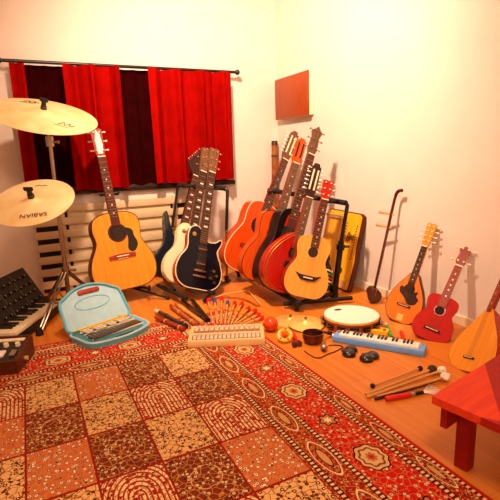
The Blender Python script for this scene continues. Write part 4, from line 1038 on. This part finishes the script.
# mallets
QO = (360, 330, 1/3.571)
def mal(a, b, z0, z1, lab, r, stick, headr, headm, both=False, name='mallet'):
    A_, B_ = pp(*a, z0, QO), pp(*b, z1, QO); mx, Ls = stick_matrix(A_, B_); g = thing(name, lab, 'mallet', mat=mx, group='mallets laid out on the floor')
    MB().cyl((0, 0, 0), (0, 0, Ls), r, r*.9, 10).build('shaft', stick, g)
    m = MB().ball((0, 0, Ls), headr, (1, 1, 1.1), n=16)
    if headm == 'fluff':
        for v in m.bm.verts: v.co += (v.co-V((0, 0, Ls)))*random.uniform(-.12, .22)
    m.build('head', headm, g)
    if both: MB().ball((0, 0, 0), headr, (1, 1, .9), n=14).build('rear_head', headm, g)
    return g
mal((45, 196), (215, 133), .012, .012, 'thin double-ended beater with a black ball at each end', .0042, 'beech', .0105, 'rubber', True)
mal((20, 226), (258, 137), .008, .018, 'pale mallet with a dark grey felt head', .006, 'beech', .0185, 'felt')
mal((24, 236), (293, 141), .009, .020, 'pale mallet with a white fleece head, the farther of two', .006, 'beech', .0165, 'fluff')
mal((60, 236), (306, 164), .009, .020, 'dark-shafted mallet with a white fleece head, the nearer of two', .006, 'beech', .0165, 'fluff')
A_, B_ = pp(54, 243, .007, QO), pp(292, 172, .010, QO); mx, Ls = stick_matrix(A_, B_); g = thing('drumstick', 'dark brown drumstick lying between the mallets and the red brush', 'drumstick', mat=mx)
MB().lathe([(0, 0), (.0055, 0), (.0065, .01), (.0065, Ls*.72), (.0035, Ls*.95), (0, Ls*.95)], 12).build('shaft', 'darkstick', g); MB().ball((0, 0, Ls*.97), .0055, (1, 1, 1.6), n=12).build('tip', 'darkstick', g)
A_, B_ = pp(92, 243, .010, QO), pp(262, 212, .010, QO); mx, Ls = stick_matrix(A_, B_); g = thing('drum_brush', 'wire drum brush with a red rubber handle nearest the red bench', 'brush', mat=mx)
MB().lathe([(0, 0), (.009, 0), (.0105, .008), (.010, Ls*.50), (.007, Ls*.52), (0, Ls*.52)], 14).build('handle', 'redtip', g)
MB().cyl((0, 0, Ls*.5), (0, 0, Ls*.60), .007, .007, 12).build('ferrule', 'steel', g); MB().cyl((0, 0, Ls*.6), (0, 0, Ls*.78), .0075, .0065, 12).build('sleeve', 'rubber', g)
wr = MB()
for k in range(16):
    t = (k/15-.5); wr.cyl((0, 0, Ls*.76), (t*.085, .004*((k % 3)-1), Ls*1.12-.02*abs(t)), .0011, .0007, n=4)
wr.build('wires', 'white', g)

# red wooden bench in the near right corner
bc = fl(432, 395, .25); be2 = fl(500, 353, .25)
xa = (be2-bc); xa.z = 0; xa.normalize(); ya = V((-xa.y, xa.x, 0))
bn = thing('wooden_bench', 'red stained wooden bench top in the near right corner', 'bench', mat=frame(V((bc.x, bc.y, 0)), xa, ya, V((0, 0, 1))))
BW_, BD_ = .62, .34; dg = .29
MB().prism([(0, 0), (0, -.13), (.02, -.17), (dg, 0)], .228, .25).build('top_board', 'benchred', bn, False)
MB().prism([(dg, 0), (.02, -.17), (0, -.13), (0, -BD_), (BW_, -BD_), (BW_, 0)], .228, .25).build('top_board', 'benchdark', bn, False)  # darker red part of the top beyond the diagonal
MB().box((BW_/2, -.02, .19), (BW_-.06, .018, .076)).box((BW_/2, -BD_+.02, .19), (BW_-.06, .018, .076)).build('apron', 'benchdark', bn, False)
for x in (.12, BW_-.04):
    for y in (-.04, -BD_+.04): MB().box((x, y, .114), (.04, .04, .228), bevel=.003).build('leg', 'benchdark', bn)

# ------------------------------------------------------------------ light
def lamp(kind, name, loc, energy, color, **kw):
    l = bpy.data.lights.new(name, kind); l.energy = energy; l.color = color
    for k, v in kw.items(): setattr(l, k, v)
    o = bpy.data.objects.new(name, l); COL.objects.link(o); o.location = loc; return o
WARM = (1.0, .685, .48)
sp = lamp('SPOT', 'ceiling_spot', (.5, 1.7, 2.25), 285, WARM, shadow_soft_size=.06, spot_size=math.radians(124), spot_blend=1.0)
sp.rotation_euler = (V((1.65, 3.05, .9))-V(sp.location)).to_track_quat('-Z', 'Y').to_euler()
lamp('POINT', 'fill_lamp', (.1, -.2, 2.15), 60, WARM, shadow_soft_size=.2)  # added fill with no visible source, brightens the foreground
wd = bpy.data.worlds.new('world'); SC.world = wd; wd.use_nodes = True
wd.node_tree.nodes['Background'].inputs[0].default_value = (1, .8, .6, 1); wd.node_tree.nodes['Background'].inputs[1].default_value = .02
SC.view_settings.view_transform = 'Standard'; SC.view_settings.look = 'None'; SC.view_settings.gamma = 1.0; SC.view_settings.use_curve_mapping = False
SC.view_settings.exposure = 0.42
